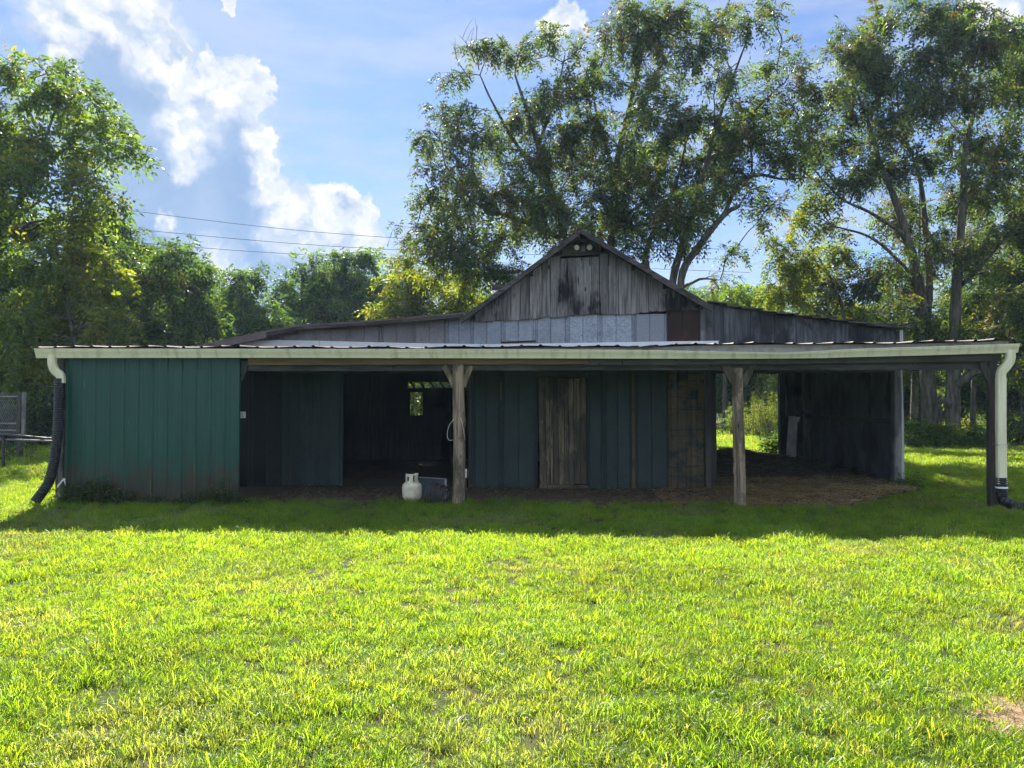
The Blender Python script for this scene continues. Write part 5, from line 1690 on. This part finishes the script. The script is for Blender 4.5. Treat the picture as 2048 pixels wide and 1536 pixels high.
def grass_object(name, label, pts, scl, var, col, rot, sources):
    N = len(pts)
    me = bpy.data.meshes.new(name)
    me.vertices.add(N); me.vertices.foreach_set('co', pts.astype(np.float32).ravel())
    a = me.attributes.new('scl', 'FLOAT', 'POINT'); a.data.foreach_set('value', scl.astype(np.float32))
    a = me.attributes.new('var', 'INT', 'POINT'); a.data.foreach_set('value', var.astype(np.int32))
    a = me.attributes.new('rot', 'FLOAT_VECTOR', 'POINT'); a.data.foreach_set('vector', rot.astype(np.float32).ravel())
    a = me.attributes.new('tint', 'FLOAT_COLOR', 'POINT')
    a.data.foreach_set('color', np.concatenate([col, np.ones((N, 1))], 1).astype(np.float32).ravel())
    o = link(name, me)
    ng = bpy.data.node_groups.new(name + '_scatter', 'GeometryNodeTree')
    ng.interface.new_socket('Geometry', in_out='INPUT', socket_type='NodeSocketGeometry')
    ng.interface.new_socket('Geometry', in_out='OUTPUT', socket_type='NodeSocketGeometry')
    gi = ng.nodes.new('NodeGroupInput'); go = ng.nodes.new('NodeGroupOutput')
    j = ng.nodes.new('GeometryNodeJoinGeometry')
    for so in sources:
        oi = ng.nodes.new('GeometryNodeObjectInfo')
        oi.inputs['Object'].default_value = so
        oi.inputs['As Instance'].default_value = True
        ng.links.new(oi.outputs['Geometry'], j.inputs[0])
    ip = ng.nodes.new('GeometryNodeInstanceOnPoints')

    def attr(nm, ty):
        n = ng.nodes.new('GeometryNodeInputNamedAttribute'); n.data_type = ty; n.inputs['Name'].default_value = nm
        return n.outputs['Attribute']
    ng.links.new(gi.outputs[0], ip.inputs['Points'])
    ng.links.new(j.outputs[0], ip.inputs['Instance'])
    ip.inputs['Pick Instance'].default_value = True
    ng.links.new(attr('var', 'INT'), ip.inputs['Instance Index'])
    e2r = ng.nodes.new('FunctionNodeEulerToRotation')
    ng.links.new(attr('rot', 'FLOAT_VECTOR'), e2r.inputs[0])
    ng.links.new(e2r.outputs[0], ip.inputs['Rotation'])
    ng.links.new(attr('scl', 'FLOAT'), ip.inputs['Scale'])
    ng.links.new(ip.outputs[0], go.inputs[0])
    md = o.modifiers.new('scatter', 'NODES'); md.node_group = ng
    tag(o, label, 'grass', kind='stuff')
    return o


grass_object('grass', 'short bright green lawn grass in front of and around the barn', *lawn_points(), tufts)

# dirt floor under the porch and in the pen, with bare spots in the lawn: sheets just above the turf
def sheet_patch(name, outline_fn, xs, ys, m, dz, kind='structure', hf=None):
    X, Y = np.meshgrid(xs, ys, indexing='ij')
    Z = ground_h(X, Y) + dz + (hf(X, Y) if hf else 0)
    ok = outline_fn(X, Y)
    a, b = len(xs), len(ys)
    i, j = np.meshgrid(np.arange(a - 1), np.arange(b - 1), indexing='ij')
    q = np.stack([i * b + j, (i + 1) * b + j, (i + 1) * b + j + 1, i * b + j + 1], -1).reshape(-1, 4)
    okf = ok.reshape(-1)[q].all(1)
    v = np.stack([X, Y, Z], -1).reshape(-1, 3)
    o = link(name, mesh_np(name, v, q[okf]), m, smooth=True)
    return tag(o, kind=kind)


def dirt_mat(name, a, b, c_):
    m, t = new_mat(name)
    co = t.n('ShaderNodeTexCoord').outputs['Object']
    n1 = t.noise(co, 2.2, 6, .65); n2 = t.noise(co, 26., 5, .7)
    c = t.mix(t.step(n1.outputs['Fac'], .38, .66), a, b)
    c = t.mix(t.step(n2.outputs['Fac'], .52, .74, 0, .75), c, c_)
    finish(t, c, .95, 0, .1, n2.outputs['Fac'], .9, .03)
    return m


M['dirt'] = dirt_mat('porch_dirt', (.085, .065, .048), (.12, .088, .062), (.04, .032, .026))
M['bare'] = dirt_mat('bare_tan_soil', (.22, .15, .095), (.31, .22, .14), (.09, .065, .042))
M['straw'] = dirt_mat('straw_bed', (.10, .072, .045), (.15, .105, .065), (.035, .027, .02))


def uvxy(X, Y):
    return (X - BORG[0]) * UH[0] + (Y - BORG[1]) * UH[1], (X - BORG[0]) * VH[0] + (Y - BORG[1]) * VH[1]


def in_barn(X, Y):
    u, v = uvxy(X, Y)
    return (u > -7.0) & (u < 7.2) & (v > .1 + .12 * np.sin(X * 2.3)) & (v < VB + .2)


sheet_patch('dirt_floor', in_barn, np.arange(-7.6, 7.8, .14), np.arange(11, 21.2, .14), M['dirt'], .006)
for k, (cx, cy, rx, ry) in enumerate(DIRT):
    sheet_patch('bare_soil', lambda X, Y: (((X - cx) / (rx * 1.35)) ** 2 + ((Y - cy) / (ry * 1.4)) ** 2 + 1.2 * (vnoise(X * 9, Y * 9, 44) - .5) + .6 * (vnoise(X * 25, Y * 25, 45) - .5)) < 1, np.arange(cx - .8, cx + .8, .016), np.arange(cy - .6, cy + .6, .016), M['bare'], .006)


def mound(X, Y):
    u, v = uvxy(X, Y)
    h = .05 * vnoise(X * 2 + 4, Y * 2, 21) + .05 * vnoise(X * 4, Y * 4 + 7, 22) + .025 * vnoise(X * 11, Y * 11, 23)
    h += .30 * np.exp(-((u - 5.0) / .75) ** 2 - ((v - 7.2) / .6) ** 2) + .12 * np.exp(-((u - 6.0) / .8) ** 2 - ((v - 6.8) / .7) ** 2) + .10 * np.exp(-((u - 4.4) / .5) ** 2 - ((v - 6.3) / .6) ** 2)
    h += .06 * np.exp(-((u - 5.9) / 1.0) ** 2 - ((v - 1.6) / .6) ** 2)
    e = sstep(v, .35, 1.1) * sstep(u, 3.0, 4.2) * sstep(-u, -7.3, -6.9)
    return h * e


sheet_patch('straw_bed', lambda X, Y: (lambda u, v: (u > 3.0) & (u < 7.12) & (v > np.interp(u, PEN_U, PEN_V) + .05 * np.sin(X * 7)) & (v < VB + .1))(*uvxy(X, Y)), np.arange(2.6, 7.9, .07), np.arange(11, 20.6, .07), M['straw'], .010, hf=mound)


def strands(name, label, boxes, seed):
    g = np.random.default_rng(seed)
    V, C = [], []
    for (u0, u1, v0, v1, n, l0, l1, wd, cols) in boxes:
        u, v = g.uniform(u0, u1, n), g.uniform(v0, v1, n)
        p = BORG + UH * u[:, None] + VH * v[:, None]
        keep = (vnoise(p[:, 0] * 1.6, p[:, 1] * 1.6, 31) + g.normal(0, .15, n) > .30) & (v > np.interp(u, PEN_U, PEN_V) - .1 + g.normal(0, .08, n))
        p = p[keep]; n = len(p)
        p[:, 2] = ground_h(p[:, 0], p[:, 1]) + mound(p[:, 0], p[:, 1]) + .014 + g.random(n) ** 2 * .035
        az = g.uniform(0, 6.28, n); el = g.normal(0, .22, n)
        d = np.stack([np.cos(az) * np.cos(el), np.sin(az) * np.cos(el), np.sin(el)], -1)
        L = g.uniform(l0, l1, n)[:, None]
        s = np.stack([-np.sin(az), np.cos(az), g.normal(0, .8, n)], -1); s *= (wd * g.uniform(.6, 1.4, n) / np.linalg.norm(s, axis=1))[:, None]
        bend = np.array([0, 0, 1.]) * (L * g.uniform(0, .12, (n, 1)))
        V.append(np.stack([p - d * L / 2 - s, p - d * L / 2 + s, p + bend + s, p + bend - s, p + d * L / 2 + s, p + d * L / 2 - s], 1).reshape(-1, 3))
        cc = np.array(cols)[g.integers(0, len(cols), n)] * g.uniform(.6, 1.3, (n, 1))
        C.append(np.repeat(cc, 2, 0))
    v = np.vstack(V); n = len(v) // 6
    o = np.arange(n)[:, None] * 6
    q = np.stack([o + np.array([[0, 1, 2, 3]]), o + np.array([[3, 2, 4, 5]])], 1).reshape(-1, 4)
    me = mesh_np(name, v, q)
    a = me.attributes.new('tint', 'FLOAT_COLOR', 'FACE'); C = np.vstack(C)
    a.data.foreach_set('color', np.concatenate([C, np.ones((len(C), 1))], 1).astype(np.float32).ravel())
    return tag(link(name, me, M['leaf']), label, 'straw', kind='stuff')


def thatch():
    g = np.random.default_rng(91); V = []; C = []
    for cx, cy, rx, ry in DIRT:
        n = 900
        p = np.stack([g.normal(cx, rx * .8, n), g.normal(cy, ry * .8, n), np.zeros(n)], -1)
        p[:, 2] = ground_h(p[:, 0], p[:, 1]) + .010 + g.random(n) * .02
        az = g.uniform(0, 6.28, n); L = g.uniform(.03, .12, (n, 1)); d = np.stack([np.cos(az), np.sin(az), g.normal(.05, .2, n)], -1)
        s = np.stack([-np.sin(az), np.cos(az), 0 * az], -1) * .0016
        V.append(np.stack([p - d * L / 2 - s, p - d * L / 2 + s, p + d * L / 2 + s, p + d * L / 2 - s], 1).reshape(-1, 3))
        C.append(np.array([(.30, .21, .12), (.22, .15, .09), (.14, .15, .05)])[g.integers(0, 3, n)] * g.uniform(.6, 1.2, (n, 1)))
    v = np.vstack(V); C = np.vstack(C)
    me = mesh_np('dead_grass', v, np.arange(len(v)).reshape(-1, 4))
    a = me.attributes.new('tint', 'FLOAT_COLOR', 'FACE'); a.data.foreach_set('color', np.concatenate([C, np.ones((len(C), 1))], 1).astype(np.float32).ravel())
    tag(link('dead_grass', me, M['leaf']), 'dry dead grass lying on the bare soil', 'grass', kind='stuff')


thatch()
STR = [(.38, .27, .16), (.28, .19, .11), (.46, .35, .21), (.17, .12, .075)]
DRK = [(.13, .10, .07), (.09, .07, .05), (.20, .15, .10)]
strands('straw', 'loose brown straw strewn over the pen and porch floor', [(3.6, 7.0, .35, 3.2, 9000, .10, .30, .0028, STR), (3.7, 7.0, 3.0, 8.4, 5000, .10, .28, .003, DRK), (2.4, 4.4, .3, 2.4, 2600, .06, .22, .0026, STR),
                                                                           (-4.1, 3.2, .40, 2.4, 5200, .03, .13, .0026, DRK + [(.22, .17, .11)])], 61)

# ================================================================== HAZE
def haze_box():
    m = bpy.data.materials.new('summer_haze'); m.use_nodes = True; m.node_tree.nodes.clear()
    t = NT(m.node_tree)
    p = t.n('ShaderNodeVolumePrincipled', Color=(.50, .74, 1.0, 1), Density=HAZE, Anisotropy=.2)
    o = t.n('ShaderNodeOutputMaterial', Volume=p.outputs[0])
    h = MB().box((-310, -210, -1.2), (310, 510, 21)).build('haze', m)
    tag(h, kind='stuff')


HAZE = 0.0004
haze_box()
